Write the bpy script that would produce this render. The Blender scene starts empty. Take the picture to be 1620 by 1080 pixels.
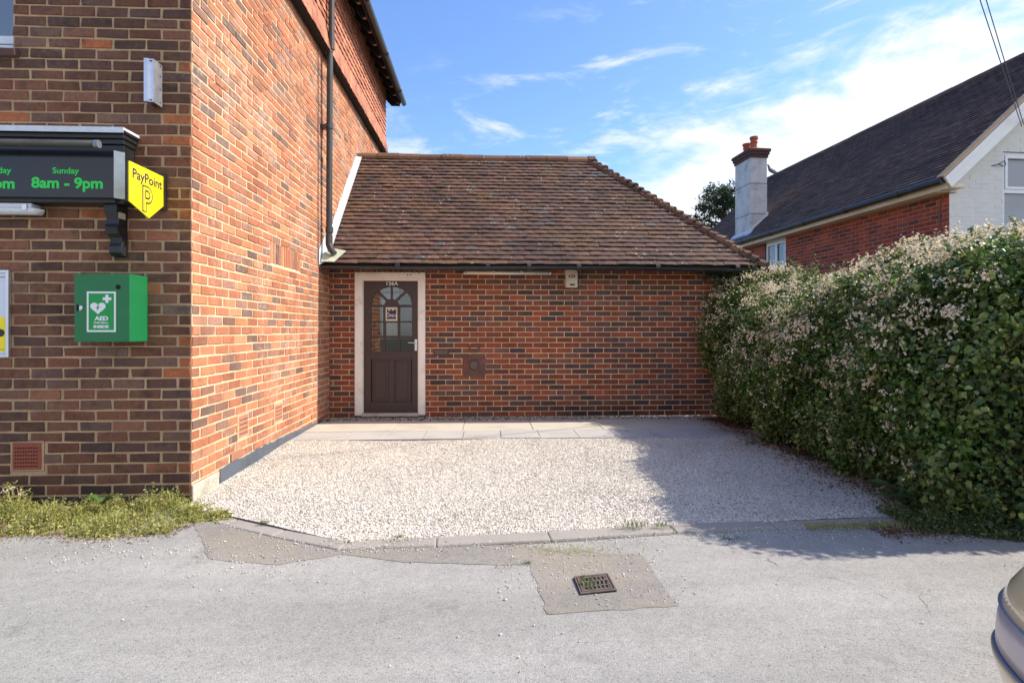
import bpy, math, random
import numpy as np
from mathutils import Vector, Matrix
rnd = random.Random(7)
rng = np.random.default_rng(11)
SC = bpy.context.scene
R = math.radians

# ------------------------------------------------------------------ camera
FPX, CX, HY, CAMZ, YAW = 866.0, 810.0, 520.6, 1.31, R(2.70)
cam = bpy.data.cameras.new('camera'); camo = bpy.data.objects.new('camera', cam)
SC.collection.objects.link(camo); SC.camera = camo
camo.location = (0, 0, CAMZ); camo.rotation_euler = (R(90), 0, -YAW)
cam.sensor_width = 36; cam.lens = FPX / 1620 * 36
cam.shift_y = -(540 - HY) / 1620
cam.clip_start = 0.05; cam.clip_end = 600

# ------------------------------------------------------------------ exposure, sun, sky
SUN_EL, SUN_AZ = R(43.5), R(1.5)           # azimuth measured from +X towards +Y
SC.view_settings.view_transform = 'Standard'
SC.view_settings.look = 'None'
SC.view_settings.exposure = 1.0
SC.view_settings.gamma = 1.0
sun = bpy.data.lights.new('sun', 'SUN'); sun.energy = 3.2; sun.angle = R(0.6); sun.color = (1.0, 0.93, 0.82)
suno = bpy.data.objects.new('sun', sun); SC.collection.objects.link(suno)
sd = Vector((math.cos(SUN_EL) * math.cos(SUN_AZ), math.cos(SUN_EL) * math.sin(SUN_AZ), math.sin(SUN_EL)))
suno.rotation_euler = sd.to_track_quat('Z', 'Y').to_euler()

world = bpy.data.worlds.new('World'); SC.world = world; world.use_nodes = True
wn = world.node_tree; wn.nodes.clear()
def N(nt, t, **kw):
    n = nt.nodes.new(t)
    for k, v in kw.items():
        if hasattr(n, k): setattr(n, k, v)
        else: n.inputs[k].default_value = v
    return n
def L(nt, a, b): nt.links.new(a, b)
def MATH(nt, op, a, b=None, clamp=False):
    n = nt.nodes.new('ShaderNodeMath'); n.operation = op; n.use_clamp = clamp
    for i, v in enumerate((a, b)):
        if v is None: continue
        if isinstance(v, (int, float)): n.inputs[i].default_value = v
        else: nt.links.new(v, n.inputs[i])
    return n.outputs[0]
def MIX(nt, fac, a, b, blend='MIX'):
    n = nt.nodes.new('ShaderNodeMix'); n.data_type = 'RGBA'; n.blend_type = blend
    for i, v in ((0, fac), (6, a), (7, b)):
        if isinstance(v, (int, float)): n.inputs[i].default_value = v
        elif isinstance(v, tuple): n.inputs[i].default_value = v if len(v) == 4 else (*v, 1)
        else: nt.links.new(v, n.inputs[i])
    return n.outputs[2]
def MAPR(nt, v, a, b, c=0., d=1., smooth=True):
    n = nt.nodes.new('ShaderNodeMapRange'); n.interpolation_type = 'SMOOTHSTEP' if smooth else 'LINEAR'
    nt.links.new(v, n.inputs[0])
    for i, x in enumerate((a, b, c, d)): n.inputs[i + 1].default_value = x
    return n.outputs[0]
sky = N(wn, 'ShaderNodeTexSky'); sky.sky_type = 'NISHITA'; sky.sun_disc = False
sky.sun_elevation = SUN_EL; sky.sun_rotation = R(90) - SUN_AZ
sky.altitude = 50; sky.air_density = 1.0; sky.dust_density = 0.6; sky.ozone_density = 1.6
SKY_STR = 0.15
tc = N(wn, 'ShaderNodeTexCoord')
def dot3(v):
    n = N(wn, 'ShaderNodeVectorMath', operation='DOT_PRODUCT'); L(wn, tc.outputs['Generated'], n.inputs[0]); n.inputs[1].default_value = v
    return n.outputs['Value']
def wnoise(rot, scl, scale, detail, rough=.55, dist=0., off=(0, 0, 0)):
    m = N(wn, 'ShaderNodeMapping'); L(wn, tc.outputs['Generated'], m.inputs[0])
    m.inputs['Rotation'].default_value = rot; m.inputs['Scale'].default_value = scl; m.inputs['Location'].default_value = off
    n = N(wn, 'ShaderNodeTexNoise'); L(wn, m.outputs[0], n.inputs['Vector'])
    n.inputs['Scale'].default_value = scale; n.inputs['Detail'].default_value = detail
    n.inputs['Roughness'].default_value = rough; n.inputs['Distortion'].default_value = dist
    return n.outputs[0]
g = dot3((0.50, 0.215, -1.0))
n1 = wnoise((0, R(30), 0), (1.0, 1.0, 2.2), 5.0, 10, .62, .6)
n2 = wnoise((0, R(30), 0), (1.0, 1.0, 3.0), 14.0, 8, .6, .3, (3, 1, 2))
gg = MATH(wn, 'ADD', g, MATH(wn, 'ADD', MATH(wn, 'MULTIPLY', MATH(wn, 'SUBTRACT', n1, .5), .42), MATH(wn, 'MULTIPLY', MATH(wn, 'SUBTRACT', n2, .5), .20)))
gg = MATH(wn, 'ADD', gg, MAPR(wn, dot3((0, -1, 0)), -.35, .45, 0, .75))     # white cloud added to the unseen sky behind the camera, neutralises the fill
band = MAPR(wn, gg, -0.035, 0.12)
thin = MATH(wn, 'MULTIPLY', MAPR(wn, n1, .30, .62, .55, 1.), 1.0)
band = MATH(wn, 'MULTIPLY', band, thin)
n3 = wnoise((0, R(38), 0), (1.4, 1.0, 5.0), 4.2, 9, .6, .5, (5.3, 2, 1.7))
wisp = MATH(wn, 'MULTIPLY', MAPR(wn, n3, .50, .70), MAPR(wn, g, -.34, -.10))
wisp = MATH(wn, 'MULTIPLY', wisp, .75)
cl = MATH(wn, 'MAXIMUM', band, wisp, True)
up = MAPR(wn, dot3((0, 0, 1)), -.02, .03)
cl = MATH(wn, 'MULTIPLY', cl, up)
CLOUD = 4.2
ccol = MIX(wn, n2, (CLOUD * .70, CLOUD * .75, CLOUD * .84), (CLOUD * 1.06, CLOUD * 1.06, CLOUD * 1.06))
skyc = MIX(wn, 1.0, sky.outputs[0], (0.65, 0.775, 0.985), 'MULTIPLY')
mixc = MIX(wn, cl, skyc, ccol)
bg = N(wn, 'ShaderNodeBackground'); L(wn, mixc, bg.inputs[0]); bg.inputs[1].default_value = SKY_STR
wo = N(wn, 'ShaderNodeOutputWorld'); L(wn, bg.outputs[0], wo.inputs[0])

SC.cycles.max_bounces = 6; SC.cycles.diffuse_bounces = 3; SC.cycles.glossy_bounces = 3
SC.cycles.transmission_bounces = 4; SC.cycles.transparent_max_bounces = 8
SC.cycles.caustics_reflective = False; SC.cycles.caustics_refractive = False
SC.cycles.use_denoising = True
SC.cycles.sample_clamp_indirect = 4.0

# ------------------------------------------------------------------ photo geometry helpers (pixel ray meets a real plane)
cS, sS = math.sin(YAW), math.cos(YAW)
def ray(px, py=HY):
    r, u = (px - CX) / FPX, (HY - py) / FPX
    return Vector((r * sS + cS, sS - r * cS, u))
def hit(px, py, p0, n):
    d = ray(px, py); o = Vector((0, 0, CAMZ)); n = Vector(n)
    return o + d * ((Vector(p0) - o).dot(n) / d.dot(n))
def atY(px, py, Y): p = hit(px, py, (0, Y, 0), (0, 1, 0)); return p.x, p.z
def atX(px, py, X): p = hit(px, py, (X, 0, 0), (1, 0, 0)); return p.y, p.z
def ground(px, py, z=0.): p = hit(px, py, (0, 0, z), (0, 0, 1)); return p.x, p.y

# ------------------------------------------------------------------ materials
def S(r, g=None, b=None):
    if g is None: g = b = r
    f = lambda c: (c / 255 / 12.92) if c / 255 <= .04045 else ((c / 255 + .055) / 1.055) ** 2.4
    return (f(r), f(g), f(b), 1)
def newmat(name):
    m = bpy.data.materials.new(name); m.use_nodes = True
    nt = m.node_tree; b = nt.nodes['Principled BSDF']
    return m, nt, b
def objco(nt, scale=(1, 1, 1)):
    t = nt.nodes.new('ShaderNodeTexCoord'); mp = nt.nodes.new('ShaderNodeMapping')
    mp.inputs['Scale'].default_value = scale; nt.links.new(t.outputs['Object'], mp.inputs[0]); return mp.outputs[0]
def noise(nt, scale, detail=4, rough=.55, co=None, dist=0.):
    n = nt.nodes.new('ShaderNodeTexNoise'); n.inputs['Scale'].default_value = scale; n.inputs['Detail'].default_value = detail
    n.inputs['Roughness'].default_value = rough; n.inputs['Distortion'].default_value = dist
    nt.links.new(co if co is not None else objco(nt), n.inputs['Vector']); return n.outputs[0]
def voro(nt, scale, feature='F1', co=None, out='Distance'):
    n = nt.nodes.new('ShaderNodeTexVoronoi'); n.feature = feature; n.inputs['Scale'].default_value = scale
    nt.links.new(co if co is not None else objco(nt), n.inputs['Vector']); return n.outputs[out]
def ramp(nt, v, stops, interp='LINEAR'):
    n = nt.nodes.new('ShaderNodeValToRGB'); n.color_ramp.interpolation = interp
    e = n.color_ramp.elements
    while len(e) < len(stops): e.new(.5)
    for i, (p, c) in enumerate(stops):
        e[i].position = p; e[i].color = c if len(c) == 4 else (*c, 1)
    nt.links.new(v, n.inputs[0]); return n.outputs[0]
def island(nt, k=0):
    n = nt.nodes.new('ShaderNodeNewGeometry'); v = n.outputs['Random Per Island']
    if k:
        w = nt.nodes.new('ShaderNodeTexWhiteNoise'); w.noise_dimensions = '1D'
        nt.links.new(MATH(nt, 'MULTIPLY', v, 37.1 * k), w.inputs['W']); v = w.outputs['Value']
    return v
def bump(nt, b, h, strength=.3, dist=.01):
    n = nt.nodes.new('ShaderNodeBump'); n.inputs['Strength'].default_value = strength; n.inputs['Distance'].default_value = dist
    nt.links.new(h, n.inputs['Height']); nt.links.new(n.outputs[0], b.inputs['Normal'])
def scale_col(nt, c, v):      # colour times a value
    n = nt.nodes.new('ShaderNodeVectorMath'); n.operation = 'SCALE'
    nt.links.new(c, n.inputs[0])
    if isinstance(v, (int, float)): n.inputs['Scale'].default_value = v
    else: nt.links.new(v, n.inputs['Scale'])
    return n.outputs[0]

def brick_mat(name, stops, lime=.0, limecol=(.6, .5, .42), soot=.25, dark=(.03, .025, .025), foot=None):
    m, nt, b = newmat(name)
    c = ramp(nt, island(nt, 1), stops)
    val = MAPR(nt, island(nt, 2), 0, 1, .78, 1.2, False)
    c = scale_col(nt, c, val)
    nf = noise(nt, 55, 5, .65); nm = noise(nt, 9, 4, .6); nb = noise(nt, 1.3, 4, .6)
    c = scale_col(nt, c, MAPR(nt, nf, .25, .75, .72, 1.25, False))
    c = MIX(nt, MATH(nt, 'MULTIPLY', MAPR(nt, nm, .50, .72), soot), c, dark)
    if lime: c = MIX(nt, MATH(nt, 'MULTIPLY', MATH(nt, 'MULTIPLY', MAPR(nt, nb, .42, .7), MAPR(nt, noise(nt, 22, 5, .7), .4, .7)), lime), c, limecol)
    c = scale_col(nt, c, MAPR(nt, noise(nt, 5, 5, .65, objco(nt, (1, 1, .16))), .3, .7, .84, 1.12, False))      # rain streaks
    if foot:      # soot stain splashed on the lower bricks
        sp = nt.nodes.new('ShaderNodeSeparateXYZ'); L(nt, objco(nt), sp.inputs[0])
        fz = MAPR(nt, MATH(nt, 'ADD', sp.outputs[2], MATH(nt, 'MULTIPLY', noise(nt, 3.5, 5, .6), .5)), .62, .28)
        fx_ = MATH(nt, 'MULTIPLY', MAPR(nt, sp.outputs[0], foot[0], foot[0] + .5), MAPR(nt, sp.outputs[0], foot[1], foot[1] - .3))
        c = MIX(nt, MATH(nt, 'MULTIPLY', MATH(nt, 'MULTIPLY', fz, fx_), .75), c, dark)
    L(nt, c, b.inputs['Base Color']); b.inputs['Roughness'].default_value = .88
    b.inputs['Specular IOR Level'].default_value = .25
    bump(nt, b, MATH(nt, 'ADD', noise(nt, 130, 4, .7), MATH(nt, 'MULTIPLY', nf, 1.4)), .55, .004)
    return m
def mortar_mat(name, col):
    m, nt, b = newmat(name)
    c = nt.nodes.new('ShaderNodeRGB'); c.outputs[0].default_value = col
    v = MATH(nt, 'ADD', MATH(nt, 'MULTIPLY', noise(nt, 2.2, 5, .65), .6), MATH(nt, 'MULTIPLY', noise(nt, 24, 4, .7), .4))
    L(nt, scale_col(nt, c.outputs[0], MAPR(nt, v,   .35, .65, .68, 1.2, False)), b.inputs['Base Color']); b.inputs['Roughness'].default_value = .95
    bump(nt, b, noise(nt, 150, 5, .7), .8, .004); return m
def simple(name, col, rough=.6, metal=0., var=.12, vscale=14, bumpk=0., bscale=60, spec=.5, coat=0.):
    m, nt, b = newmat(name)
    n = noise(nt, vscale, 5, .6)
    c = nt.nodes.new('ShaderNodeRGB'); c.outputs[0].default_value = col if len(col) == 4 else (*col, 1)
    cc = scale_col(nt, c.outputs[0], MAPR(nt, n, .25, .75, 1 - var, 1 + var, False))
    L(nt, cc, b.inputs['Base Color'])
    b.inputs['Metallic'].default_value = metal; b.inputs['Specular IOR Level'].default_value = spec
    L(nt, MAPR(nt, n, .2, .8, max(.02, rough - .08), min(1, rough + .08), False), b.inputs['Roughness'])
    if coat: b.inputs['Coat Weight'].default_value = coat; b.inputs['Coat Roughness'].default_value = .04
    if bumpk: bump(nt, b, noise(nt, bscale, 5, .65), bumpk, .004)
    return m
def dirty(name, col, dcol, rough=.6, amount=.6, s1=3, s2=30, bumpk=.1, lo=.45, hi=.7):
    m, nt, b = newmat(name)
    f = MATH(nt, 'MULTIPLY', MAPR(nt, MATH(nt, 'ADD', MATH(nt, 'MULTIPLY', noise(nt, s1, 5, .6), .6), MATH(nt, 'MULTIPLY', noise(nt, s2, 5, .65), .4)), lo, hi), amount)
    L(nt, MIX(nt, f, col, dcol), b.inputs['Base Color']); b.inputs['Roughness'].default_value = rough
    bump(nt, b, noise(nt, 70, 5, .65), bumpk, .003)
    return m

M = {}
M['brick_front'] = brick_mat('old multi brick in shade tones', [(0, S(92, 68, 58)), (.2, S(112, 76, 60)), (.45, S(126, 83, 64)), (.6, S(98, 75, 67)), (.78, S(134, 87, 65)), (.9, S(112, 94, 84)), (.97, S(164, 98, 64)), (1, S(164, 98, 64))], .25, (.34, .27, .2), .5, (.035, .028, .025), (-9, -1.2))  # same brick as the side; shade and extra dark bricks put into its colours
M['brick_side'] = brick_mat('old multi brick in sunlit tones', [(0, S(120, 98, 90)), (.07, S(146, 110, 94)), (.16, S(176, 112, 84)), (.45, S(192, 124, 90)), (.65, S(176, 110, 84)), (.85, S(200, 136, 96)), (.93, S(178, 128, 106)), (1, S(156, 118, 104))], .7, (.63, .49, .39), .15, (.15, .10, .08))  # same brick as the front, sunlight put into paler, more orange colours
M['brick_rear'] = brick_mat('red and blue stock brick', [(0, S(86, 72, 74)), (.2, S(104, 80, 76)), (.34, S(126, 82, 72)), (.5, S(142, 80, 63)), (.74, S(154, 84, 63)), (.88, S(130, 78, 66)), (1, S(116, 86, 80))], .06, (.4, .3, .25), .22, (.03, .025, .025), (.7, 3.2))
M['brick_neighbour'] = brick_mat('red house brick', [(0, S(112, 62, 52)), (.3, S(156, 78, 56)), (.6, S(172, 84, 58)), (.85, S(140, 70, 54)), (1, S(96, 70, 68))], .1, (.4, .3, .25), .15)
M['brick_white'] = simple('white painted brick', (.70, .69, .66), .7, 0, .06, 6, .4, 90)
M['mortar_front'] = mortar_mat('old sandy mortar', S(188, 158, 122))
M['mortar_side'] = mortar_mat('sandy mortar in sunlit tone', S(230, 204, 166))  # same sandy mortar as the front wall, sunlight put into a paler colour
M['mortar_rear'] = mortar_mat('buff mortar', S(214, 178, 134))
M['mortar_neighbour'] = simple('pale pink mortar', S(172, 134, 114), .95, 0, .2, 30, .5, 160, .2)
M['airbrick'] = simple('terracotta vent', S(150, 84, 66), .85, 0, .2, 40, .4, 120, .2)
M['airbrick_pale'] = simple('pale terracotta vent', S(196, 132, 104), .85, 0, .15, 40, .4, 120, .2)  # paler terracotta for the slotted side wall vents
M['black'] = simple('black hole', (.006, .006, .006), .9, 0, .1)
M['bitumen'] = dirty('blue grey bitumen paint', S(92, 100, 110), S(70, 74, 80), .6, .8, 5, 40, .4)
M['concrete'] = dirty('pale concrete', S(196, 188, 174), S(130, 120, 104), .9, .7, 4, 40, .5)
M['render'] = dirty('grey cement render', S(208, 208, 206), S(140, 140, 136), .85, .8, 3.5, 30, .4)
M['lead'] = simple('grey lead', S(214, 220, 226), .5, .1, .12, 20, .2)
M['lead_stain'] = dirty('stained lead', S(196, 200, 176), S(150, 160, 140), .5, .8, 12, 50, .2)
M['black_paint'] = simple('weathered black paint', (.018, .018, .02), .38, 0, .35, 9, .25, 50, .5)
M['gutter'] = dirty('black plastic gutter', (.022, .022, .024), (.07, .065, .055), .4, .6, 6, 40, .1)
M['iron'] = dirty('grey iron pipe', (.04, .04, .043), (.085, .072, .062), .45, .6, 4, 40, .15)
M['timber_dark'] = simple('dark tarred timber', (.012, .010, .009), .8)
M['timber_pale'] = simple('raw rafter', S(150, 112, 82), .8, 0, .25, 20)
M['white_paint'] = simple('white gloss paint', (.78, .78, .77), .35, 0, .05, 8)
M['frame_paint'] = dirty('chalky pinkish white paint', S(246, 238, 228), S(150, 128, 116), .6, .6, 5, 45, .3, .50, .75)
M['frame_core'] = M['frame_paint']
M['cream'] = dirty('cream fascia paint', S(214, 200, 168), S(170, 150, 118), .5, .5)
M['upvc'] = simple('white plastic', (.80, .81, .83), .25, 0, .03)
M['door'] = simple('dark brown door paint', S(62, 46, 43), .42, 0, .12, 12, .08, 40)
M['chrome'] = simple('brushed steel', (.62, .62, .63), .25, 1, .1)
M['alu'] = simple('brushed aluminium', (.66, .68, .74), .38, .85, .08, 20)
M['alu_grey'] = simple('grey aluminium trim', S(130, 140, 150), .4, .5, .1)
M['green_dark'] = dirty('green cabinet enamel', S(22, 112, 62), S(40, 120, 76), .42, .5, 6, 30, .03)
M['tube_white'] = simple('creamy white diffuser', S(250, 244, 228), .3, 0, .03)
M['sign_green'] = simple('safety green', S(0, 148, 68), .4, 0, .02)
M['sign_white'] = simple('sign white', (.8, .8, .8), .4, 0, .02)
M['sign_yellow'] = simple('sign yellow', S(250, 226, 32), .4, 0, .02)
M['sign_purple'] = simple('dark purple ink', S(52, 38, 70), .5, 0, .05)
M['sign_black'] = simple('glossy black sign board', (.014, .016, .020), .16, 0, .1, 4, 0, 60, .5)
M['letter_green'] = simple('green lettering', S(46, 214, 84), .45, 0, .02)
M['beige'] = dirty('aged beige plastic', S(214, 204, 182), S(176, 150, 104), .5, .7, 12, 60, .05)
M['red_logo'] = simple('dark red ink', S(120, 44, 40), .5, 0, .05)
M['poster'] = simple('poster white', S(214, 220, 232), .3, 0, .02)
M['poly'] = simple('translucent diffuser', S(216, 222, 228), .3, 0, .05)
M['terracotta'] = dirty('terracotta pot', S(170, 90, 66), S(110, 66, 56), .8, .6, 6, 40, .2)
M['brick_cap'] = simple('dark brick cap', S(92, 66, 60), .9, 0, .3, 25, .5)
M['wire'] = simple('grey wire', (.10, .10, .12), .6)
M['wood_edge'] = dirty('rotten edging board', S(128, 84, 62), S(70, 52, 42), .9, .7, 6, 40, .6)
M['bark'] = dirty('bark', S(92, 78, 62), S(50, 42, 34), .9, .7, 8, 40, .6)
M['stem'] = simple('bramble stem', S(104, 84, 60), .8, 0, .3)
M['soil'] = dirty('soil and leaf litter', S(84, 66, 50), S(46, 38, 30), .95, .8, 8, 60, 1.)
M['pigeon'] = simple('grey feathers', S(120, 120, 126), .8, 0, .3, 30)
M['rust'] = dirty('rusty cast iron', S(106, 92, 84), S(64, 54, 50), .7, .8, 20, 90, .4)
M['tyre'] = simple('tyre rubber', (.02, .02, .02), .85)
M['car_paint'] = simple('champagne gold metallic paint', S(226, 208, 160), .30, .10, .03, 3, 0, 60, .5, 1.)
M['car_silver'] = simple('pale grey bumper', S(196, 188, 188), .38, .3, .05, 3, 0, 60, .5, .3)
M['car_trim'] = simple('dark blue grey trim', S(112, 118, 140), .3, .2, .05)
M['lamp_glass'] = simple('lamp plastic', S(210, 205, 190), .12, .2, .05, 6, 0, 60, .6, 1.)

def glass_mat(name, tint=(.02, .025, .03), f0=.07, alpha=.85):
    m = bpy.data.materials.new(name); m.use_nodes = True; nt = m.node_tree; nt.nodes.clear()
    o = nt.nodes.new('ShaderNodeOutputMaterial')
    tr = nt.nodes.new('ShaderNodeBsdfTransparent'); tr.inputs[0].default_value = (alpha, alpha, alpha, 1)
    gl = nt.nodes.new('ShaderNodeBsdfGlossy'); gl.inputs['Roughness'].default_value = .015; gl.inputs[0].default_value = (1, 1, 1, 1)
    lw = nt.nodes.new('ShaderNodeFresnel'); lw.inputs[0].default_value = 1.6
    f = MATH(nt, 'ADD', lw.outputs[0], f0, True)
    nb = nt.nodes.new('ShaderNodeBump'); nb.inputs['Strength'].default_value = .03; nb.inputs['Distance'].default_value = .01
    nt.links.new(noise(nt, 3, 2, .5), nb.inputs['Height']); nt.links.new(nb.outputs[0], gl.inputs['Normal'])
    mx = nt.nodes.new('ShaderNodeMixShader'); nt.links.new(f, mx.inputs[0]); nt.links.new(tr.outputs[0], mx.inputs[1]); nt.links.new(gl.outputs[0], mx.inputs[2])
    nt.links.new(mx.outputs[0], o.inputs[0]); return m
M['glass'] = glass_mat('window glass')
M['curtain'] = simple('pale net curtain', S(160, 170, 166), .9, 0, .1)
M['blind'] = simple('pale blue grey blind', S(188, 204, 226), .8, 0, .04, 3)
M['room'] = simple('dim room plaster', S(58, 50, 46), .9)

def tile_mat(name, stops, lichen=.5, moss=.6, soot=.5):
    m, nt, b = newmat(name)
    c = ramp(nt, island(nt, 1), stops)
    c = scale_col(nt, c, MAPR(nt, island(nt, 2), 0, 1, .86, 1.14, False))
    c = scale_col(nt, c, MAPR(nt, noise(nt, 45, 5, .7), .25, .75, .68, 1.3, False))
    nl = noise(nt, 1.1, 4, .6)
    c = MIX(nt, MATH(nt, 'MULTIPLY', MAPR(nt, nl, .48, .66), soot), c, (.030, .026, .026, 1))
    if moss:
        ms = MATH(nt, 'MULTIPLY', MAPR(nt, noise(nt, 1.7, 3, .5), .50, .62), MAPR(nt, noise(nt, 38, 5, .7), .52, .60))
        c = MIX(nt, MATH(nt, 'MULTIPLY', ms, moss), c, S(140, 108, 52))
    if lichen:
        v = voro(nt, 26); ls = MATH(nt, 'MULTIPLY', MAPR(nt, v, .30, .16), MAPR(nt, noise(nt, 5, 4, .6), .57, .63))
        c = MIX(nt, MATH(nt, 'MULTIPLY', ls, lichen), c, S(206, 200, 186))
    L(nt, c, b.inputs['Base Color']); b.inputs['Roughness'].default_value = .85; b.inputs['Specular IOR Level'].default_value = .3
    bump(nt, b, noise(nt, 110, 5, .7), .6, .004)
    return m
M['tile_rear'] = tile_mat('weathered clay roof tile', [(0, S(82, 67, 61)), (.3, S(91, 72, 64)), (.6, S(98, 75, 66)), (.9, S(106, 80, 70)), (.97, S(94, 79, 73)), (.985, S(86, 83, 82)), (1, S(86, 83, 82))], .95, .7, .5)
M['tile_hang'] = tile_mat('red hung tile', [(0, S(168, 108, 86)), (.4, S(188, 124, 98)), (.8, S(202, 138, 108)), (1, S(160, 108, 90))], 0, 0, .1)
M['tile_neighbour'] = tile_mat('dark brown roof tile', [(0, S(80, 68, 66)), (.5, S(94, 80, 76)), (1, S(108, 90, 82))], .15, .2, .3)
M['tile_ridge'] = tile_mat('mossy ridge tile', [(0, S(104, 82, 70)), (.5, S(122, 94, 78)), (1, S(136, 106, 86))], .7, .9, .4)

def leaf_mat(name, stops, trans=.25, rough=.45, spec=.5, patch=0):
    m, nt, b = newmat(name)
    c = ramp(nt, island(nt, 1), stops)
    c = scale_col(nt, c, MAPR(nt, island(nt, 2), 0, 1, .7, 1.3, False))
    if patch:
        pv = noise(nt, 2.6, 3, .5); c = MIX(nt, MAPR(nt, pv, .42, .62, 0, .8), c, MIX(nt, 1., c, (.70, .92, .60, 1), 'MULTIPLY')); c = scale_col(nt, c, MAPR(nt, noise(nt, 5, 3, .6), .35, .65, .72, 1.3, False))
    L(nt, c, b.inputs['Base Color']); b.inputs['Roughness'].default_value = rough; b.inputs['Specular IOR Level'].default_value = spec
    t = nt.nodes.new('ShaderNodeBsdfTranslucent'); L(nt, scale_col(nt, c, 1.6), t.inputs[0])
    mx = nt.nodes.new('ShaderNodeMixShader'); mx.inputs[0].default_value = trans
    o = nt.nodes['Material Output']; L(nt, b.outputs[0], mx.inputs[1]); L(nt, t.outputs[0], mx.inputs[2]); L(nt, mx.outputs[0], o.inputs[0])
    return m
M['leaf'] = leaf_mat('bramble leaf', [(0, (.050, .076, .022)), (.3, (.090, .135, .034)), (.6, (.145, .20, .048)), (.82, (.21, .265, .062)), (.95, (.28, .31, .09)), (1, (.36, .26, .09))], .25, .40, .5, 1)
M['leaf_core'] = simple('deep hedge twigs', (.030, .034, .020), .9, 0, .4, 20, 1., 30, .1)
M['petal'] = leaf_mat('bramble blossom', [(0, (.64, .53, .34)), (.3, (.76, .68, .50)), (.65, (.82, .76, .62)), (.85, (.70, .54, .33)), (1, (.54, .36, .20))], .3, .7, .2)
M['weed'] = leaf_mat('yellow green weed', [(0, (.22, .25, .06)), (.35, (.34, .36, .09)), (.7, (.44, .42, .14)), (.9, (.50, .42, .20)), (1, (.46, .32, .19))], .3, .6, .3)  # yellow-green to straw tones, random per leaf
M['grass_green'] = leaf_mat('green grass', [(0, (.07, .13, .03)), (.6, (.12, .19, .05)), (.9, (.2, .22, .08)), (1, (.30, .25, .13))], .3, .6, .3)
M['hedge_weed'] = leaf_mat('mixed green weed', [(0, (.08, .14, .04)), (.4, (.14, .20, .06)), (.75, (.22, .26, .09)), (.92, (.34, .32, .15)), (1, (.34, .24, .15))], .3, .6, .3)  # mid green to straw tones, random per leaf
M['dock'] = leaf_mat('dock leaf', [(0, (.09, .15, .05)), (.6, (.13, .20, .07)), (1, (.22, .24, .09))], .25, .4)
M['tree_leaf'] = leaf_mat('tree leaf', [(0, (.025, .045, .02)), (.6, (.045, .075, .03)), (1, (.08, .11, .04))], .2)

def stone_mat(name, stops):
    m, nt, b = newmat(name)
    c = ramp(nt, island(nt, 1), stops); c = scale_col(nt, c, MAPR(nt, island(nt, 2), 0, 1, .72, 1.12, False)); c = scale_col(nt, c, MAPR(nt, noise(nt, 1.5, 4, .6), .3, .65, .80, 1.04, False))
    L(nt, c, b.inputs['Base Color']); b.inputs['Roughness'].default_value = .8; return m
M['stone'] = stone_mat('white and cream shingle', [(0, S(146, 134, 122)), (.07, S(212, 202, 188)), (.35, S(234, 226, 212)), (.7, S(244, 239, 230)), (.95, S(224, 210, 190)), (1, S(120, 108, 100))])
def gravel_mat():
    m, nt, b = newmat('gravel bed')
    co = objco(nt)
    v = nt.nodes.new('ShaderNodeTexVoronoi'); v.inputs['Scale'].default_value = 75; nt.links.new(co, v.inputs['Vector'])
    h = nt.nodes.new('ShaderNodeSeparateColor'); nt.links.new(v.outputs['Color'], h.inputs[0])
    c = ramp(nt, h.outputs[0], [(0, S(150, 138, 124)), (.2, S(216, 206, 190)), (.6, S(238, 231, 219)), (1, S(226, 215, 198))])
    c = MIX(nt, MAPR(nt, v.outputs['Distance'], .45, .75, 0, .6), c, S(110, 92, 76))
    L(nt, c, b.inputs['Base Color']); b.inputs['Roughness'].default_value = .9
    bump(nt, b, MATH(nt, 'SUBTRACT', 1., v.outputs['Distance']), .8, .012)
    return m
M['gravel'] = gravel_mat()
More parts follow.
